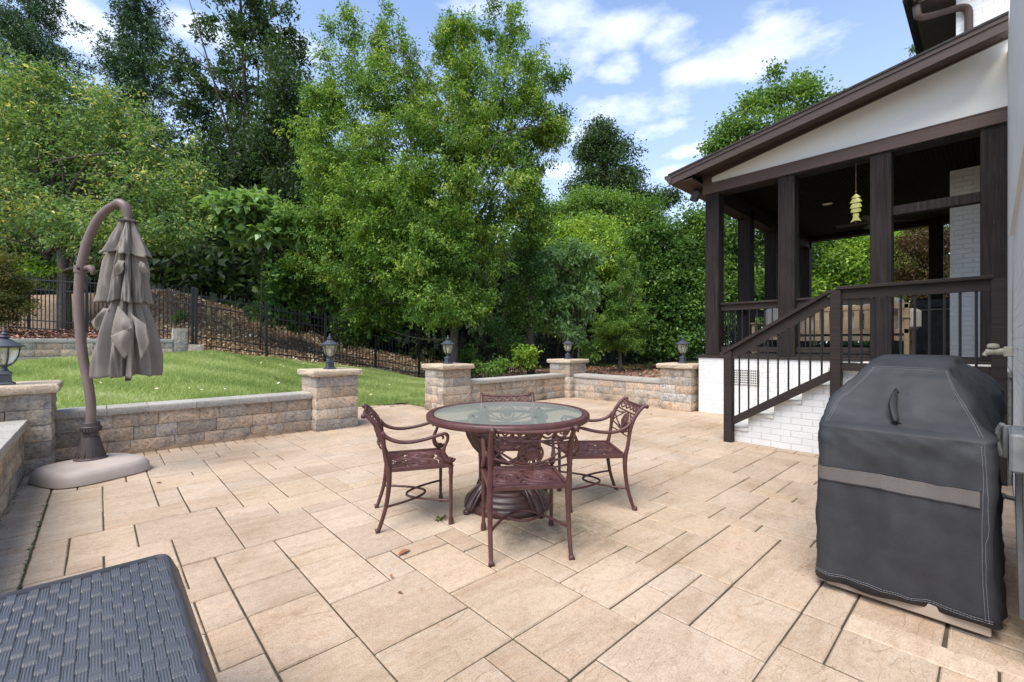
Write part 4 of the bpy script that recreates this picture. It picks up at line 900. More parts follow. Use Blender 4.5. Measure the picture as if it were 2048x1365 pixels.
# ================================================================ chairs
def chair():
    t = thing('cast_metal_chair', 'oxblood metal chair', 'chair', (0,0,0), 0, 'ornate oxblood metal chairs round the glass table'); w = .235; S = .42
    k = dict(parent=t, world=False)
    for sg in (-1, 1):
        # rear leg and back post in one casting
        m = M(); P = [(-.285,.0,.012),(-.275,.0,.03),(-.235,.0,.16),(-.215,0,.30),(-.215,0,.40),(-.232,0,.47),(-.245,0,.55),(-.255,0,.62),(-.282,0,.69),(-.325,0,.75),(-.362,0,.785),(-.378,0,.782)]
        m.tube([(x, sg*w, z) for x, _, z in P], [.013,.013,.014,.016,.019,.015,.014,.018,.017,.015,.014,.013], 8, sm=4, flat=1.0)
        m.tube([(-.30,sg*w,.010),(-.275,sg*w,.016)], [.019,.015], 8); m.tube([(-.376,sg*(w-.012),.782),(-.376,sg*(w+.016),.782)], .017, 10)
        obj('rear_leg', m, CAST, smooth='full', **k)
        m = M(); m.tube([(.205,sg*w,.0),(.205,sg*w,.03),(.203,sg*w,.045),(.203,sg*w,.06),(.203,sg*w,.34),(.203,sg*w,.365),(.203,sg*w,.375),(.203,sg*w,.40),(.203,sg*w,.41)], [.020,.018,.015,.0115,.0135,.018,.014,.020,.021], 8)
        obj('front_leg', m, CAST, smooth=True, **k)
        # armrest, dipping from the back post to the scroll and down to the seat corner
        m = M(); m.tube([(-.262,sg*w,.665),(-.225,sg*(w+.004),.628),(-.16,sg*(w+.012),.600),(-.08,sg*(w+.016),.592),(.02,sg*(w+.016),.603),(.10,sg*(w+.012),.622),(.145,sg*(w+.01),.632)], [.016,.014,.013,.0125,.012,.012,.010], 8, sm=4)
        m.tube([(.135,sg*(w+.01),.628),(.150,sg*(w+.01),.606),(.140,sg*(w+.01),.598)], [.009,.008,.005], 6, sm=3)
        m.tube([(.120,sg*(w+.01),.624),(.155,sg*(w+.01),.634),(.178,sg*(w+.008),.618),(.178,sg*(w+.006),.585),(.160,sg*(w+.004),.545),(.150,sg*w,.50),(.165,sg*w,.455),(.200,sg*w,.436),(.230,sg*w,.448)], [.009,.011,.012,.011,.012,.016,.019,.018,.009], 8, sm=4)
        for q_ in range(4): m.lathe([(0,0),(.012,.003),(.013,.012),(0,.017)], c=(.190+.012*q_, sg*(w-.008+.008*(q_%2)), .452-.004*q_), n=8)
        obj('armrest', m, CAST, smooth='full', **k)
    m = M(); T_ = .012
    for x in (-.212, .208): m.box(x-.012, x+.012, -w+.012, w-.012, S-.024, S+.002, .003)
    for y in (-w, w): m.box(-.20, .20, y-.012, y+.012, S-.024, S+.004, .003)
    obj('seat_frame', m, CAST, fix=False, smooth=True, **k)
    # pierced scrollwork seat plate as relief with real holes
    def pat(x, y):
        a = abs(y)-.105; r1 = sqrt((x*.95)**2+(a*1.02)**2); th = atan2(a, x); r2 = sqrt(x*x+y*y)
        v = cos(r1*115+1.2*sin(th*2)); w2 = sin(th*3+r1*40)
        return v, w2, r1, r2
    def skip(u, v):
        x = -.20+.40*u; y = -w+.012+(2*w-.024)*v; a, b, r1, r2 = pat(x, y); e = min(u, 1-u, v, 1-v)
        return e > .05 and a < -.45 and b < -.30 and r1 > .022
    def fn(u, v):
        x = -.20+.40*u; y = -w+.012+(2*w-.024)*v; a, b, r1, r2 = pat(x, y); e = min(u, 1-u, v, 1-v)
        return (x, y, S-.012+(.0075*max(-.3, a)+.003*b*(r1 < .1) if e > .03 else .008)-.004*(1-min(1, e*8)))
    m = M(); m.grid(fn, 84, 92, skip); o = obj('seat_plate', m, CAST, fix=False, smooth='full', **k); sd_ = o.modifiers.new('s', 'SOLIDIFY'); sd_.thickness = .006; sd_.offset = -1
    # crossing stretcher loops
    m = M()
    for x0, sx in ((-.232, 1), (.203, -1)): m.tube([(x0+sx*.285*(1-abs(q_/10)**1.9), w*q_/10, .165+.006*sx*(1-abs(q_/10))) for q_ in range(-10, 11)], .0085, 8, sm=2)
    obj('stretcher', m, CAST, smooth='full', **k)
    # back panel lying in the plane of the curved posts
    def bk(y, z):   # x of the back plane at height z
        xs_ = np.interp(z, [.47,.55,.62,.69,.75,.785], [-.232,-.245,-.255,-.282,-.325,-.362]); return (float(xs_)-.03*(1-(y/w)**2), y, z)
    m = M(); ww = w-.012; n = 20; bar = lambda P_, r, f=1.0: m.tube([bk(*p) for p in P_], r, 6, sm=3, flat=f)
    bar([(-ww,.780),(-.12,.768),(0,.766),(.12,.768),(ww,.780)], .0115); bar([(-ww,.715),(-.12,.705),(0,.702),(.12,.705),(ww,.715)], .008)
    for i in range(5):
        c = (i-2)*.082; bar([(c-.038,.766),(c-.032,.738),(c,.722),(c+.032,.738),(c+.038,.766)], .0065); bar([(c-.02,.765),(c,.744),(c+.02,.765)], .005)
    for sg in (-1, 1):
        bar([(sg*ww,.690),(sg*.15,.683),(sg*.07,.690)], .0065); bar([(sg*ww,.665),(sg*.16,.622),(sg*.10,.586),(sg*.04,.566)], .0065); bar([(sg*ww,.60),(sg*.13,.575),(sg*.05,.556),(0,.552)], .0075); bar([(sg*.05,.700),(sg*.20,.62),(sg*ww,.56)], .005); bar([(sg*ww,.545),(sg*.12,.535),(0,.530)], .006)
    obj('back_scrollwork', m, CAST, smooth='full', **k)
    m = M(); cz = .625
    for R_, r_ in ((.064,.0075),(.030,.011)):
        m.tube([bk(cos(a)*R_, cz+sin(a)*R_*.98) for a in [2*pi*i/24 for i in range(25)]], r_, 6, cap=False)
    for i in range(14): a = 2*pi*i/14; m.tube([bk(cos(a)*.0, cz+sin(a)*.0), bk(cos(a)*.060, cz+sin(a)*.060)], .0038, 5)
    c = np.array(bk(0, cz)); m.tube([c-[.006,0,0], c+[.008,0,0]], .030, 16); m.tube([bk(0,.565), bk(0,.535)], .012, 6); m.tube([bk(0,.70), bk(0,.686)], .010, 6)
    obj('sun_medallion', m, CAST, smooth=True, **k)
    return t
ch0 = chair()
CH = [('near chair with its back to the viewer', 1.985, 2.04, 56), ('chair at the left side of the glass table facing right', 1.715, 2.87, -25), ('chair at the right side of the glass table nearest the porch stairs', 2.885, 2.20, 141), ('far chair mostly hidden behind the glass table top', 2.545, 2.79, 230)]
for i, (l, x, y, a) in enumerate(CH):
    o = ch0 if i == 0 else copy_tree(ch0); o.location = (x, y, 0); o.rotation_euler = (0, 0, radians(a)); o['label'] = 'oxblood cast metal '+l
# ================================================================ vegetation
def fast_mesh(name, vs, nper, mat_, parent=None, tint=None, org=(0,0,0)):
    """vs (n, nper, 3): n separate faces of nper vertices"""
    n = len(vs); me = bpy.data.meshes.new(name); co_ = (vs.reshape(-1, 3)-np.array(org)).astype(np.float32)
    me.vertices.add(n*nper); me.vertices.foreach_set('co', co_.ravel()); me.loops.add(n*nper); me.loops.foreach_set('vertex_index', np.arange(n*nper, dtype=np.int32))
    me.polygons.add(n); me.polygons.foreach_set('loop_start', np.arange(0, n*nper, nper, dtype=np.int32)); me.polygons.foreach_set('loop_total', np.full(n, nper, dtype=np.int32)); me.update()
    if tint is not None:
        a = me.attributes.new('tint', 'FLOAT', 'FACE'); a.data.foreach_set('value', tint.astype(np.float32))
    me.materials.append(mat_); o = bpy.data.objects.new(name, me); sc.collection.objects.link(o)
    if parent is not None: o.parent = parent
    return o
def unit(v): return v/(np.linalg.norm(v, axis=-1, keepdims=True)+1e-9)
Fv, Rv, Zv = np.array((FW[0], FW[1], 0)), np.array((RT[0], RT[1], 0)), np.array((0, 0, 1.))
def lobes_px(L, d, rdk=1.0):
    """(px, py, half width px, half height px[, extra depth]) -> centre, radii (R, F, Z)"""
    out = []
    for l in L:
        dd = d+(l[4] if len(l) > 4 else 0); c = at(l[0], l[1], dd); rx = l[2]*dd/FPX; rz = l[3]*dd/FPX; out.append((c, np.array((rx, max(rx, rz)*.5*rdk+rx*.35*rdk, rz))))
    return out
def leaves(C, out_dir, nper, size, spread, rg, aspect=.42, droop=.15, upn=.7, tintc=None, tvar=.16, line=0.0):
    """C (n,3) cluster centres -> leaf quads. line>0: leaves strung along a twig"""
    n = len(C); N_ = n*nper; ci = np.repeat(np.arange(n), nper)
    tw = unit(out_dir+rg.normal(0, .45, (n, 3))+np.array((0, 0, .1)))
    off = rg.normal(0, 1, (N_, 3))*spread*np.array((1, 1, .7))
    if line > 0: off = off*.45+tw[ci]*(rg.random((N_, 1))-.4)*line
    p = C[ci]+off
    a = unit(out_dir[ci]*.55+rg.normal(0, .75, (N_, 3))+np.array((0, 0, -droop)))
    nn = unit(rg.normal(0, .6, (N_, 3))+Zv*upn+out_dir[ci]*.35); s_ = unit(np.cross(a, nn)); nn = np.cross(s_, a)
    L = size*(.65+.7*rg.random((N_, 1))); W = L*aspect*.5
    v0 = p; v1 = p+a*L*.45+s_*W+nn*W*.35; v2 = p+a*L-Zv*L*.12; v3 = p+a*L*.45-s_*W+nn*W*.35
    t_ = np.repeat(tintc, nper)+rg.normal(0, tvar, N_)
    return np.stack([v0, v1, v2, v3], 1), np.clip(t_, 0, 1)
def tree(name, label, cat, base, trunk, L, nc, nper, size, spread, mat_, group=None, bark=None, seed=1, aspect=.42, droop=.15, upn=.7, line=0.0, shell=2.4, limbs=None, nlimb=18, tbias=0.0, lower=0.0, rad=.12, twigs=True, tvar=.16, crownname='crown'):
    rg = np.random.default_rng(seed); t = thing(name, label, cat, tuple(base), 0, group); org = ORG[t.name]; m = M()
    if trunk is not None:
        P = [np.array(p, float) for p in trunk]; k = len(P); m.tube(P, [rad*(1-.75*i/(k-1))*(1.25 if i == 0 else 1) for i in range(k)], 9, sm=3)
        if limbs:
            for lb in limbs: q_ = len(lb); m.tube([np.array(p, float) for p in lb], [rad*.5*(1-.75*i/(q_-1)) for i in range(q_)], 7, sm=4)
        for i in range(nlimb):
            c, r = L[rg.integers(len(L))]; tgt = c+(Rv*rg.normal()*r[0]+Fv*rg.normal()*r[1]+Zv*rg.normal()*r[2])*.45
            j = np.clip(rg.normal(.62, .22), .25, .98)*(k-1); a0 = P[int(j)]*(1-(j % 1))+P[min(k-1, int(j)+1)]*(j % 1)
            if tgt[2] < a0[2]-.5: a0 = a0*1; a0[2] = max(P[0][2]+.5, tgt[2]-.4); 
            mid = (a0+tgt)/2+rg.normal(0, .12, 3)*np.linalg.norm(tgt-a0)*.6; mid[2] += .05*np.linalg.norm(tgt-a0)
            m.tube([a0, mid, tgt], [rad*.34, rad*.2, rad*.06], 6, sm=4)
        obj('trunk', m, bark or BARK, t, smooth='full', fix=False)
    w = np.array([r[0]*r[2]+r[0]*r[1] for _, r in L]); w = w/w.sum(); li = rg.choice(len(L), nc, p=w)
    C0 = np.array([c for c, _ in L])[li]; R0 = np.array([r for _, r in L])[li]
    nb = max(3, nc//9); bi = rg.integers(0, nb, nc); bl = rg.choice(len(L), nb, p=w); C0 = np.array([c for c, _ in L])[bl][bi]; R0 = np.array([r for _, r in L])[bl][bi]
    bd = unit(rg.normal(0, 1, (nb, 3))); br = rg.random((nb, 1))**(1/shell)*(1+rg.normal(0, .18, (nb, 1))); ul = (bd*br)[bi]+rg.normal(0, .15, (nc, 3))
    dirs = unit(ul); loc = ul*R0; C = C0+loc[:, :1]*Rv+loc[:, 1:2]*Fv+loc[:, 2:]*Zv
    od = unit(dirs[:, :1]*Rv+dirs[:, 1:2]*Fv+dirs[:, 2:]*Zv*.8+np.array((0, 0, .15)))
    gz = zt(C[:, 0], C[:, 1]); keep = C[:, 2] > gz+.12+lower; C, od = C[keep], od[keep]; nc = len(C)
    tc_ = np.clip(rg.normal(.45+tbias, .15, nc), 0, 1)+.12*np.sin(C[:, 0]*1.3+C[:, 2]*2.1+seed)*np.cos(C[:, 1]*1.7)
    V, tt = leaves(C, od, nper, size, spread, rg, aspect, droop, upn, tc_, tvar, line)
    fast_mesh(crownname, V, 4, mat_, t, tt, org)
    return t
def ground_at(px, d): p = at(px, 700, d); p[2] = float(zt(p[0], p[1])); return p
LF_ELM = m_leaf('elm_leaf', [(0,(0.036,0.085,0.017)),(.35,(0.091,0.190,0.031)),(.6,(0.182,0.308,0.048)),(.85,(0.304,0.420,0.072)),(1,(0.463,0.512,0.114))])
LF_YEL = m_leaf('yellowing_leaf', [(0,(0.057,0.113,0.040)),(.4,(0.143,0.249,0.074)),(.68,(0.271,0.377,0.114)),(.80,(0.344,0.377,0.114)),(.92,(0.715,0.633,0.160)),(1,(0.800,0.678,0.229))])
LF_CON = m_leaf('conifer_leaf', [(0,(0.020,0.052,0.023)),(.5,(0.054,0.119,0.046)),(1,(0.119,0.205,0.068))], trans=.15)
LF_DRK = m_leaf('dark_leaf', [(0,(0.016,0.036,0.014)),(.5,(0.046,0.091,0.032)),(1,(0.119,0.173,0.055))])
LF_GRY = m_leaf('grey_green_leaf', [(0,(0.061,0.131,0.038)),(.5,(0.168,0.293,0.093)),(1,(0.351,0.504,0.186))], rough=.35, spec=.6)
LF_LIM = m_leaf('lime_leaf', [(0,(0.056,0.130,0.017)),(.4,(0.162,0.286,0.035)),(.75,(0.312,0.442,0.055)),(1,(0.500,0.598,0.088))])
LF_MID = m_leaf('mid_green_leaf', [(0,(0.031,0.082,0.019)),(.4,(0.086,0.181,0.034)),(.75,(0.173,0.291,0.051)),(1,(0.309,0.419,0.090))])
LF_RED = m_leaf('reddish_leaf', [(0,(0.033,0.013,0.009)),(.4,(0.088,0.039,0.018)),(.7,(0.099,0.099,0.022)),(1,(0.220,0.154,0.055))])
LF_HED = m_leaf('bronze_shrub_leaf', [(0,(.03,.03,.010)),(.35,(.06,.09,.018)),(.7,(.16,.17,.035)),(1,(.28,.12,.07))])
SC_ = 1.0
# --- left: loose yellowing tree on two trunks
b0 = ground_at(128, 14.2)
tree('loose_tree', 'loose airy tree with yellowing leaves and two pale trunks behind the left fence', 'tree', b0, [b0-[0,0,.3], at(126,520,14.2), at(112,450,14.2), at(98,380,14.2), at(82,290,14.2), at(78,190,14.2)],
     lobes_px([(90,300,125,120),(215,320,120,100),(315,410,105,75,-.5),(60,420,110,85,-.8),(210,455,150,60,-1),(150,190,80,60),(20,230,90,90),(340,330,70,60),(240,240,70,60),(-40,380,90,150),(330,480,70,40,-1),(70,170,70,40)], 14.2, .8),
     3500, 14, .118, .15, LF_YEL, 'trees along the fence', seed=2, line=.75, shell=1.7, nlimb=36, droop=.05, tvar=.17, rad=.17, limbs=[[at(128,560,14.2), at(152,500,14.4), at(150,430,14.6), at(175,350,14.6)], [at(205,545,13.8), at(222,470,13.7), at(235,420,13.6), at(280,330,13.6)]])
# --- conifers behind
for (px, py0, w_, seed, lab) in ((58,-90,120,5,'tall dark conifer at the far left edge against the sky'),(272,-40,92,6,'narrow dark conifer with its pointed top left of the tall ragged tree')):
    d = 24; L = []; 
    for k in range(9): f = k/8; y = py0+f*430; L.append((px+(-1)**k*w_*.10, y, w_*(.36+.62*f**.8), 46))
    b = ground_at(px, d); tree('conifer', lab, 'tree', b, [b, at(px, 300, d), at(px, py0-20, d)], lobes_px(L, d, .9), 3000, 20, .18, .19, LF_CON, 'trees along the fence', BARKD, seed, aspect=.28, droop=.25, line=.5, shell=2.0, nlimb=10)
# --- ragged tall tree
d = 21; b = ground_at(520, d)
tree('ragged_tree', 'tall ragged dark tree with sky showing through, left of the big bright tree', 'tree', b, [b, at(515,520,d), at(505,350,d), at(490,180,d), at(480,-20,d)],
     lobes_px([(475,10,85,55),(515,85,75,50),(395,95,50,50),(365,150,40,50),(560,55,45,60),(470,165,95,50),(400,215,70,60),(565,150,45,70),(480,300,110,70),(555,300,70,70),(410,330,80,80),(500,400,130,80),(585,410,60,100),(440,470,110,60),(600,250,40,60)], d, .9),
     2600, 18, .19, .22, LF_DRK, 'trees along the fence', BARKD, 8, line=.5, shell=1.9, nlimb=40, rad=.2)
d = 18.5; b = ground_at(600, d)
tree('mid_green_tree', 'soft mid green tree between the ragged tree and the big bright tree', 'tree', b, [b, at(600,450,d), at(580,300,d), at(560,150,d)],
     lobes_px([(540,110,45,40),(560,190,60,60),(600,270,60,60),(530,260,60,40),(610,380,60,80),(560,420,70,70)], d), 1000, 24, .15, .24, LF_DRK, 'trees along the fence', BARKD, 9, droop=.4, nlimb=12)
# --- big bright tree
d = 14.5; b = ground_at(907, d)
big = lobes_px([(690,75,38,50),(755,55,38,52),(790,120,50,50),(715,165,80,70),(650,225,45,60),(800,190,70,70),(890,105,40,45),(940,70,55,45),(1015,60,50,50),(960,160,85,75),(1045,140,42,60),(1095,205,45,60),(1075,260,55,40),(870,250,100,80,-.6),(700,290,95,80,-.3),(625,330,55,60),(980,280,85,75),(790,390,120,80,-.8),(650,440,80,75),(930,390,105,75,-.4),(1035,360,50,80),(1050,440,42,70),
     (700,540,90,65),(600,520,40,50),(820,500,115,70,-.9),(955,490,80,65,-.4),(850,600,110,50,-.9),(735,620,60,45),(935,610,45,50,-.8),(1120,265,20,25),(760,470,60,50,-1.4)], d, .95)
tree('big_bright_tree', 'biggest tree, bright yellow green and bushy, filling the middle behind the fence', 'tree', b, [b-[0,0,.2], at(908,640,d), at(912,540,d), at(920,440,d), at(925,330,d), at(940,200,d)], big, 7200, 30, .10, .19, LF_ELM, 'trees along the fence', BARK, 12, tbias=.07,
     droop=.35, line=.35, shell=2.6, nlimb=46, rad=.13, tvar=.15, limbs=[[at(912,520,d), at(880,430,d), at(830,330,d), at(770,190,d)], [at(920,430,d), at(975,330,d), at(1000,230,d), at(1020,90,d)], [at(930,380,d), at(1010,300,d), at(1070,240,d)], [at(900,480,d-.2), at(830,440,d-.4), at(740,400,d-.3)]])
# --- ivy column at its right side
d = 15.6; b = ground_at(1062, d)
tree('ivy_column', 'tall column of dark ivy on a trunk at the right side of the big bright tree', 'ivy', b, [b, at(1060,500,d), at(1062,300,d)], lobes_px([(1062,330,26,50),(1058,420,32,60),(1065,500,34,60),(1050,580,40,60),(1030,650,50,45)], d), 700, 24, .10, .16, LF_MID, None, BARKD, 14, tbias=-.12, nlimb=2)
# --- catalpa-like big-leaved shrub and the low growth under the trees
d = 14.4; b = ground_at(520, d)
tree('large_leaved_shrub', 'grey green shrub with very large leaves at the woodland edge right of the umbrella', 'shrub', b, [b, at(525,500,d), at(520,440,d)], lobes_px([(505,420,70,28),(560,445,60,28),(470,455,50,28),(600,480,30,25),(540,480,50,20)], d), 330, 12, .24, .16, LF_GRY, None, BARKD, 15, tbias=.12, aspect=.75, droop=.3, upn=1.2, nlimb=10, rad=.022)
d = 15.5; b = ground_at(650, d)
tree('understory_shrub', 'dark green undergrowth shrub below the big bright tree above the fence', 'shrub', b, [b, at(650,600,d)], lobes_px([(600,570,60,40),(670,590,50,45),(560,610,50,30),(720,655,45,30)], d), 420, 20, .17, .20, LF_MID, None, BARKD, 16, aspect=.6, tbias=-.1, nlimb=6, rad=.05)
# --- right of centre
d = 38; b = ground_at(1205, d)
tree('distant_tree', 'distant dark tree standing alone against the sky right of the big bright tree', 'tree', b, [b, at(1210,420,d), at(1212,330,d), at(1200,250,d)], lobes_px([(1200,262,32,26),(1225,300,45,30),(1172,300,24,30),(1200,350,50,35),(1262,345,28,18),(1180,395,45,35),(1250,400,60,32),(1150,385,20,16),(1315,405,32,22),(1290,450,50,35),(1335,400,14,14)], d), 1500, 22, .26, .42, LF_DRK, 'trees along the fence', BARKD, 17, tbias=.12, shell=1.9, nlimb=30, rad=.3)
d = 30; b = ground_at(1190, d)
tree('olive_tree', 'rounded olive green tree below the distant dark tree', 'tree', b, [b, at(1190,480,d)], lobes_px([(1130,425,45,26),(1195,405,60,26),(1260,430,55,35),(1290,470,40,35),(1090,440,35,25)], d), 900, 24, .20, .36, LF_MID, 'trees along the fence', BARKD, 18, tbias=.15)
d = 24; b = ground_at(1170, d)
tree('lime_tree', 'vine covered bright lime green rounded tree behind the corner pillar', 'tree', b, [b, at(1170,560,d)], lobes_px([(1180,475,70,36),(1120,490,60,40),(1240,495,50,45),(1080,510,50,50),(1170,540,110,70),(1030,560,50,60)], d), 1500, 24, .16, .28, LF_LIM, 'trees along the fence', BARKD, 19, aspect=.6, tbias=.1)
d = 17; b = ground_at(1155, d)
tree('silvery_tree', 'grey green drooping leaved tree with thin stems behind the corner lantern', 'tree', b, [b, at(1158,650,d), at(1150,560,d)], lobes_px([(1105,545,55,45),(1060,600,45,55),(1150,520,45,40),(1100,620,45,45),(1135,660,28,28),(1170,590,35,50)], d), 1100, 22, .15, .18, LF_GRY, 'trees along the fence', BARK, 20, tbias=.2, upn=1.0, aspect=.5, droop=.55, line=.3, rad=.05, lower=.4, limbs=[[at(1175,738,d), at(1170,660,d), at(1160,580,d)], [at(1140,735,d), at(1150,660,d), at(1120,590,d)]])
d = 19.5; b = ground_at(1240, d)
tree('arborvitae', 'upright fresh green arborvitae right of the silvery tree', 'tree', b, [b-[0,0,.1], at(1240,690,d), at(1243,560,d)], lobes_px([(1246,545,22,30),(1245,580,34,35),(1243,620,46,36),(1240,660,58,34),(1225,690,50,22)], d, .8), 900, 30, .105, .15, LF_MID, 'trees along the fence', BARK, 21, tbias=.15, aspect=.35, upn=.2, droop=-.3, line=.3, nlimb=6, lower=.25, rad=.09)
d = 21; b = ground_at(1355, d)
tree('hedge_tree', 'dense green leafy tree left of the porch corner post', 'tree', b, [b, at(1355,600,d), at(1365,480,d)], lobes_px([(1345,490,48,50),(1390,440,30,45),(1400,500,45,70),(1330,570,50,60),(1380,610,60,70),(1305,540,35,50),(1310,620,36,50),(1340,670,55,40),(1290,480,25,30)], d), 1700, 26, .15, .24, LF_MID, 'trees along the fence', BARKD, 22, aspect=.6, tbias=-.05)
d = 25; b = ground_at(1540, d)
tree('tall_maple', 'tall green maple rising above the porch roof', 'tree', b, [b, at(1540,500,d), at(1550,350,d), at(1560,200,d)], lobes_px([(1545,160,24,32),(1600,165,26,36),(1520,215,50,45),(1590,225,60,45),(1460,250,22,26),(1545,290,90,50),(1470,290,50,40),(1640,260,40,50),(1500,380,100,80),(1600,380,110,90),(1440,470,60,80),(1540,480,90,80),(1500,600,110,80),(1640,520,100,80),(1650,610,100,70),(1425,560,40,80)], d), 3400, 24, .17, .28, LF_MID, 'trees along the fence', BARK, 23, aspect=.65, tbias=.12, nlimb=30, shell=2.1)
d = 23; b = ground_at(1760, d)
tree('background_maple', 'bright green maple seen through the back of the porch', 'tree', b, [b, at(1750,560,d)], lobes_px([(1720,520,60,60),(1770,560,60,60),(1700,590,80,50),(1800,500,50,40)], d), 900, 24, .16, .28, LF_LIM, 'trees along the fence', BARKD, 24, aspect=.65)
d = 19.5; b = ground_at(1860, d)
tree('copper_maple', 'dark reddish leaved maple seen through the porch beside the brick pier', 'tree', b, [b, at(1860,560,d), at(1880,480,d)], lobes_px([(1830,490,45,45),(1885,480,50,40),(1850,550,60,45),(1880,610,60,60)], d), 900, 26, .11, .20, LF_RED, 'trees along the fence', BARKD, 25, aspect=.5)
d = 22; b = ground_at(1815, d)
tree('thin_treetop', 'thin leafy twigs poking up just above the porch roof below the upper gutter', 'tree', b, [b, at(1815,300,d), at(1812,150,d), at(1806,120,d)], lobes_px([(1797,128,5,16),(1808,122,5,12),(1842,92,6,20),(1835,88,4,18),(1880,85,14,8)], d), 34, 9, .16, .10, LF_MID, 'trees along the fence', BARKD, 26, nlimb=5, rad=.04, limbs=[[at(1825,240,d), at(1838,150,d), at(1842,80,d)]])
# --- shrubs
d = 10.5; b = ground_at(-10, d); b[2] = 1.32
tree('bronze_shrub', 'dense clipped bronze and green shrub at the left edge above the retaining wall', 'shrub', b, [b, at(0,600,d)], lobes_px([(-12,555,45,40),(-20,610,60,50),(5,590,32,50)], d, 1.0), 900, 34, .045, .075, LF_HED, None, BARKD, 27, aspect=.5, nlimb=4, rad=.03, tbias=.1)
for (px, py, rx, ry, d, n_, lab, lf, sz) in ((1045,715,26,26,13.4,90,'bright green sapling by the dark fence behind the glass table',LF_LIM,.10),(985,735,28,16,13.2,70,'low light green shrub by the fence right of the middle lantern',LF_MID,.09),(90,550,38,18,14.2,110,'pale green weedy bush on the mulch bed behind the far left fence',LF_LIM,.13),(430,672,14,20,15.6,40,'small weed behind the fence on the litter slope',LF_MID,.12),(585,640,16,18,17,45,'green seedling above the fence on the litter slope',LF_MID,.12),(365,645,16,22,14.5,50,'green weed behind the fence right of the folded umbrella',LF_MID,.11),(1180,700,24,18,16.5,60,'low green shoots at the foot of the silvery tree',LF_MID,.10),(40,675,7,5,12.3,16,'tiny pale seedling on the mulch bed left of the path light',LF_LIM,.05),(62,664,7,4,12.6,16,'tiny pale seedling on the mulch bed near the far fence',LF_LIM,.05),(930,720,26,26,15.3,70,'dark low shrub behind the fence below the big trunk',LF_MID,.11)):
    b = at(px, py+ry, d); tree('small_shrub', lab, 'plant', b, [b, at(px, py, d)], [(at(px, py, d), np.array((rx*d/FPX, rx*d/FPX, ry*d/FPX)))], n_, 12, sz, rx*d/FPX*.25, lf, None, BARKD, px, aspect=.6, nlimb=4, rad=.012, lower=-9)
# dry grass stalks by the fence
DRY = m_simple_noise('dry_straw', (.35,.25,.12), (.55,.42,.22), 20, bumpd=0)
for px, py in ((418,612),(440,618),(462,632)):
    b = at(px+4, py+25, 14.9); b[2] = float(zt(b[0], b[1])); t = thing('dry_plume', 'dry straw coloured plume behind the fence, '+('left of the three' if px < 430 else 'middle of the three' if px < 450 else 'right of the three'), 'plant', tuple(b), 0, 'dry plumes behind the fence'); rg = np.random.default_rng(px); m = M(); tp = at(px, py, 14.9)
    m.tube([b, (b+tp)/2, tp], [.008,.007,.004], 5)
    for k in range(26): s0 = tp-Zv*rg.random()*.12; e = s0+rg.normal(0, .06, 3)*[1,1,0]-Zv*(.12+.22*rg.random()); m.tube([s0, (s0+e)/2+rg.normal(0, .02, 3), e], [.007,.008,.003], 4)
    obj('plume', m, DRY, t, fix=False)
t = thing('path_light', 'small black path light on the mulch bed left of the umbrella pole', 'garden light', tuple(at(69,680,12.2))); p0 = at(69,684,12.2); m = M(); m.lathe([(.09,0),(.095,.01),(.06,.035),(.0,.045)], c=(p0[0],p0[1],p0[2]+.10), n=14); m.tube([p0-[0,0,.06], p0+[0,0,.11]], .015, 6); obj('lamp_head', m, BLACKM, t)
# ---------------------------------------------------------------- woodland mass, litter, grass
def stuff_leaves(name, label, cat, C, nper, size, spread, mat_, seed, tb=.4, aspect=.6, **k):
    rg = np.random.default_rng(seed); n = len(C); od = unit(rg.normal(0, 1, (n, 3))-Fv*.6+Zv*.3)
    V, tt = leaves(C, od, nper, size, spread, rg, aspect, .2, .5, np.clip(rg.normal(tb, .2, n), 0, 1)); o = fast_mesh(name, V, 4, mat_, None, tt); return tag(o, label, cat, None, 'stuff')
def band(rows, n, seed):
    """rows of (px0, px1, top py at px0, top py at px1, d)"""
    rg = np.random.default_rng(seed); P = []
    for (x0, x1, y0, y1, d, k) in rows:
        for _ in range(int(n*k)):
            u = rg.random(); px = x0+(x1-x0)*u; dd = d+rg.normal()*1.2; top_ = at(px, y0+(y1-y0)*u+rg.normal()*14, dd); g = zt(top_[0], top_[1]); z = g+(top_[2]-g)*rg.random()**.8; P.append((top_[0], top_[1], z))
    return np.array(P)
C = band([(-250,420,250,330,27,1.2),(420,700,380,330,26,1.0),(700,1080,330,520,24,.9),(-250,620,400,520,21,.5),(1020,1330,545,560,28,.6),(1280,2050,500,440,31,1.0),(600,1150,610,640,30,.7)], 2300, 31)
stuff_leaves('woodland', 'dark mass of woodland undergrowth closing the view behind the trees', 'woodland', C, 11, .40, .45, LF_DRK, 32, tb=.3)
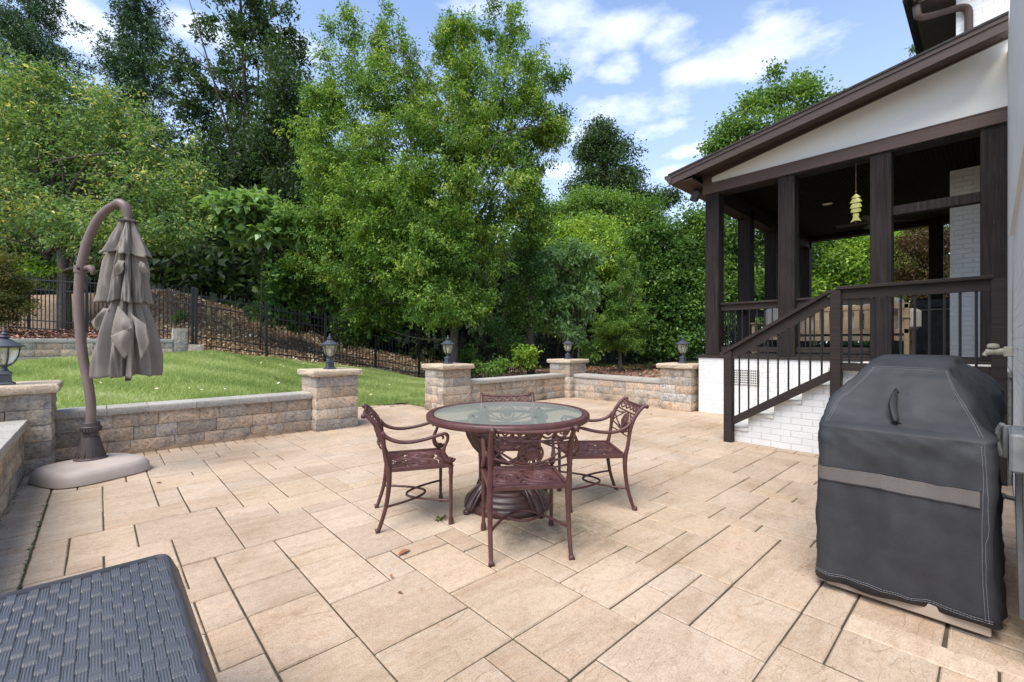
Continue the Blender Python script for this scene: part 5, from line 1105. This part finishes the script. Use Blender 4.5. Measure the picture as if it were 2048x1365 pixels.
# bare dark trunks standing in the wood
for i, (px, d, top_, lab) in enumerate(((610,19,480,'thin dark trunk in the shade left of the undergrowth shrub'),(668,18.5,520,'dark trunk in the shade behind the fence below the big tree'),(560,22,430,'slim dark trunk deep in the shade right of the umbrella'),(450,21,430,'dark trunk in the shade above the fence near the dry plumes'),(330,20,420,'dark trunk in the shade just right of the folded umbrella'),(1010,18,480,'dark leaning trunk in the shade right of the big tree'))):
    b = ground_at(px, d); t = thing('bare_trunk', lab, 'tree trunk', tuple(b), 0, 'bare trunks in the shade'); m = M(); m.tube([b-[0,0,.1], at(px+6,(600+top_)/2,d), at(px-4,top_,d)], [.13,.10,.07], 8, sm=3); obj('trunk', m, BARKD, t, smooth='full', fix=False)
rg = np.random.default_rng(40)
def scatter(n, x0, x1, y0, y1, cond, dz=.01):
    P = np.stack([rg.uniform(x0, x1, n), rg.uniform(y0, y1, n)], 1); P = P[cond(P[:, 0], P[:, 1])]; return np.hstack([P, (zt(P[:, 0], P[:, 1])+dz)[:, None]])
def flat_leaves(name, label, cat, P, size, mat_, up_=1.3, asp=.6):
    n = len(P); a = unit(rg.normal(0, 1, (n, 3))*[1,1,.35]); nn = unit(rg.normal(0, .5, (n, 3))+Zv*up_); s_ = unit(np.cross(a, nn)); L = size*(.5+rg.random((n, 1))); W = L*asp*.5
    V = np.stack([P, P+a*L*.5+s_*W+nn*W*.3, P+a*L, P+a*L*.5-s_*W+nn*W*.3], 1); V[:, :, 2] += .01; return tag(fast_mesh(name, V, 4, mat_, None, rg.random(n)), label, cat, None, 'stuff')
LITT = m_leaf('leaf_litter', [(0,(0.159,0.098,0.056)),(.35,(0.299,0.187,0.099)),(.65,(0.475,0.324,0.169)),(.85,(0.667,0.530,0.299)),(1,(0.800,0.800,0.657))], trans=.0, rough=.8)
MUL = m_leaf('mulch_chips', [(0,(0.085,0.038,0.024)),(.5,(0.254,0.116,0.081)),(.85,(0.465,0.235,0.168)),(1,(0.759,0.586,0.430))], trans=0, rough=.85)
P = scatter(42000, -3, 14, 13.5, 21, lambda x, y: (y > 14.4) | ((x > 7.2) & (y > 13.2))); flat_leaves('leaf_litter', 'brown fallen leaves covering the slope behind the fence', 'leaf litter', P, .085, LITT)
P = scatter(9000, 8.5, 22, 3.8, 13.4, lambda x, y: x > 8.5); flat_leaves('bark_chips', 'dark red brown bark chips on the ground behind the low walls', 'mulch', P, .10, MUL)
n = 9000; u, v = rg.random(n), rg.random(n); P = np.stack([-8+9.3*u, 14.27+4.1*v, 1.315+.30*v**.8-np.maximum(0, u-.92)*2.5], 1); flat_leaves('bark_chips', 'red brown bark chips on the bed behind the retaining wall', 'mulch', P, .065, MUL)
GRASS = m_leaf('grass_blade', [(0,(0.158,0.231,0.070)),(.4,(0.326,0.414,0.122)),(.75,(0.524,0.576,0.235)),(1,(0.688,0.664,0.552))], trans=.3, rough=.55)
P = scatter(330000, -3.2, 7.2, 6.78, 14.4, lambda x, y: ((y > 8.45) | (x < 2.22) | ((x > 4.7) & (y > 7.2)) | ((y > 7.15) & (x < 2.84))) & (x+(y-14.4)*.25 < 7.1) & ((y < 13.98) | (x > 1.4)) & (x/y < .62), 0)
n = len(P); h_ = (.032+.035*rg.random((n, 1)))*(1.1+.5*np.sin(P[:, :1]*3.1+np.sin(P[:, 1:2]*4.3))*np.sin(P[:, 1:2]*2.7+P[:, :1])); a = rg.random(n)*2*pi; s_ = np.stack([np.cos(a), np.sin(a), 0*a], 1)*.0042; ln = rg.normal(0, .45, (n, 3))*[1,1,0]
tn = np.clip(.42+.20*np.sin(P[:, 0]*.9+np.sin(P[:, 1]*1.3)*1.5)*np.cos(P[:, 1]*1.1)+.10*np.sin(P[:, 0]*5+P[:, 1]*3)+rg.normal(0, .17, n), 0, 1)
tag(fast_mesh('grass', np.stack([P-s_, P+s_, P+(Zv+ln)*h_], 1), 3, GRASS, None, tn), 'mown green grass on the sloping lawn', 'grass', None, 'stuff')
P = scatter(90, -2, 6.5, 7.2, 14.2, lambda x, y: ((y > 8.6) | (x < 2.2)) & (x+(y-14.4)*.25 < 6.8) & ((y < 13.9) | (x > 1.5)), .05); FALL = m_leaf('fallen_leaf', [(0,(0.709,0.385,0.221)),(.5,(0.776,0.765,0.553)),(1,(0.776,0.765,0.800))], trans=.1); flat_leaves('fallen_leaves', 'few pale fallen leaves scattered on the lawn', 'leaves', P, .055, FALL)
# moss and weeds in the joints, few dead leaves on the paving
P = []
for _ in range(800): k = rg.integers(0, 3); P.append([(-.52+abs(rg.normal())*.02, rg.uniform(1.5, 6.1), -.005), (-.304+rg.normal()*.006, rg.uniform(1.5, 6.0), -.008), (rg.uniform(-.3, 2.2), 6.64-abs(rg.normal())*.01, -.005)][k])
flat_leaves('joint_moss', 'thin moss and weeds in the paving joints at the foot of the walls', 'moss', np.array(P), .013, LF_CON, up_=.1)
for i, (px, py, sz, lab) in enumerate(((808,1108,.10,'long rust brown dead leaf on the paving left of the near chair'),(782,1157,.04,'small brown dead leaf on the paving below the long dead leaf'),(318,968,.045,'purple brown dead leaf on the paving right of the umbrella base'),(1302,830,.06,'small red brown dead leaf on the paving beside the far wall'),(800,1190,.03,'tiny curled dead leaf on the paving nearest the viewer'))):
    p = at(px, py, FPX*EYE/(py-HOR)); p[2] = .004; m = M(); a = i*1.3+.2; d = np.array((cos(a), sin(a), 0)); s_ = np.array((-sin(a), cos(a), 0)); m.grid(lambda u, v: p+d*(u-.5)*sz+s_*(v-.5)*sz*.36*sin(pi*max(.03, min(.97, u)))+Zv*(.003+.012*abs(v-.5)*2*sin(pi*u)), 8, 4); o = obj('dead_leaf', m, LITT2 if 'LITT2' in globals() else mat('dead_leaf_brown', (.32,.14,.06), .7)); tag(o, lab, 'leaf', 'dead leaves on the paving')
rg = np.random.default_rng(77); wb = at(885, 1040, FPX*EYE/(1040-HOR)); wb[2] = 0; t = thing('joint_weed', 'small green weed growing from a paving joint between the left chair and the table foot', 'weed', tuple(wb)); C = wb+rg.normal(0, .012, (14, 3))*[2,1,0]+[0,0,.008]; V, tt = leaves(C, unit(rg.normal(0, 1, (14, 3))+Zv), 4, .02, .008, rg, .6, 0, .6, np.full(14, .6)); fast_mesh('foliage', V, 4, LF_HED, t, tt, tuple(wb))
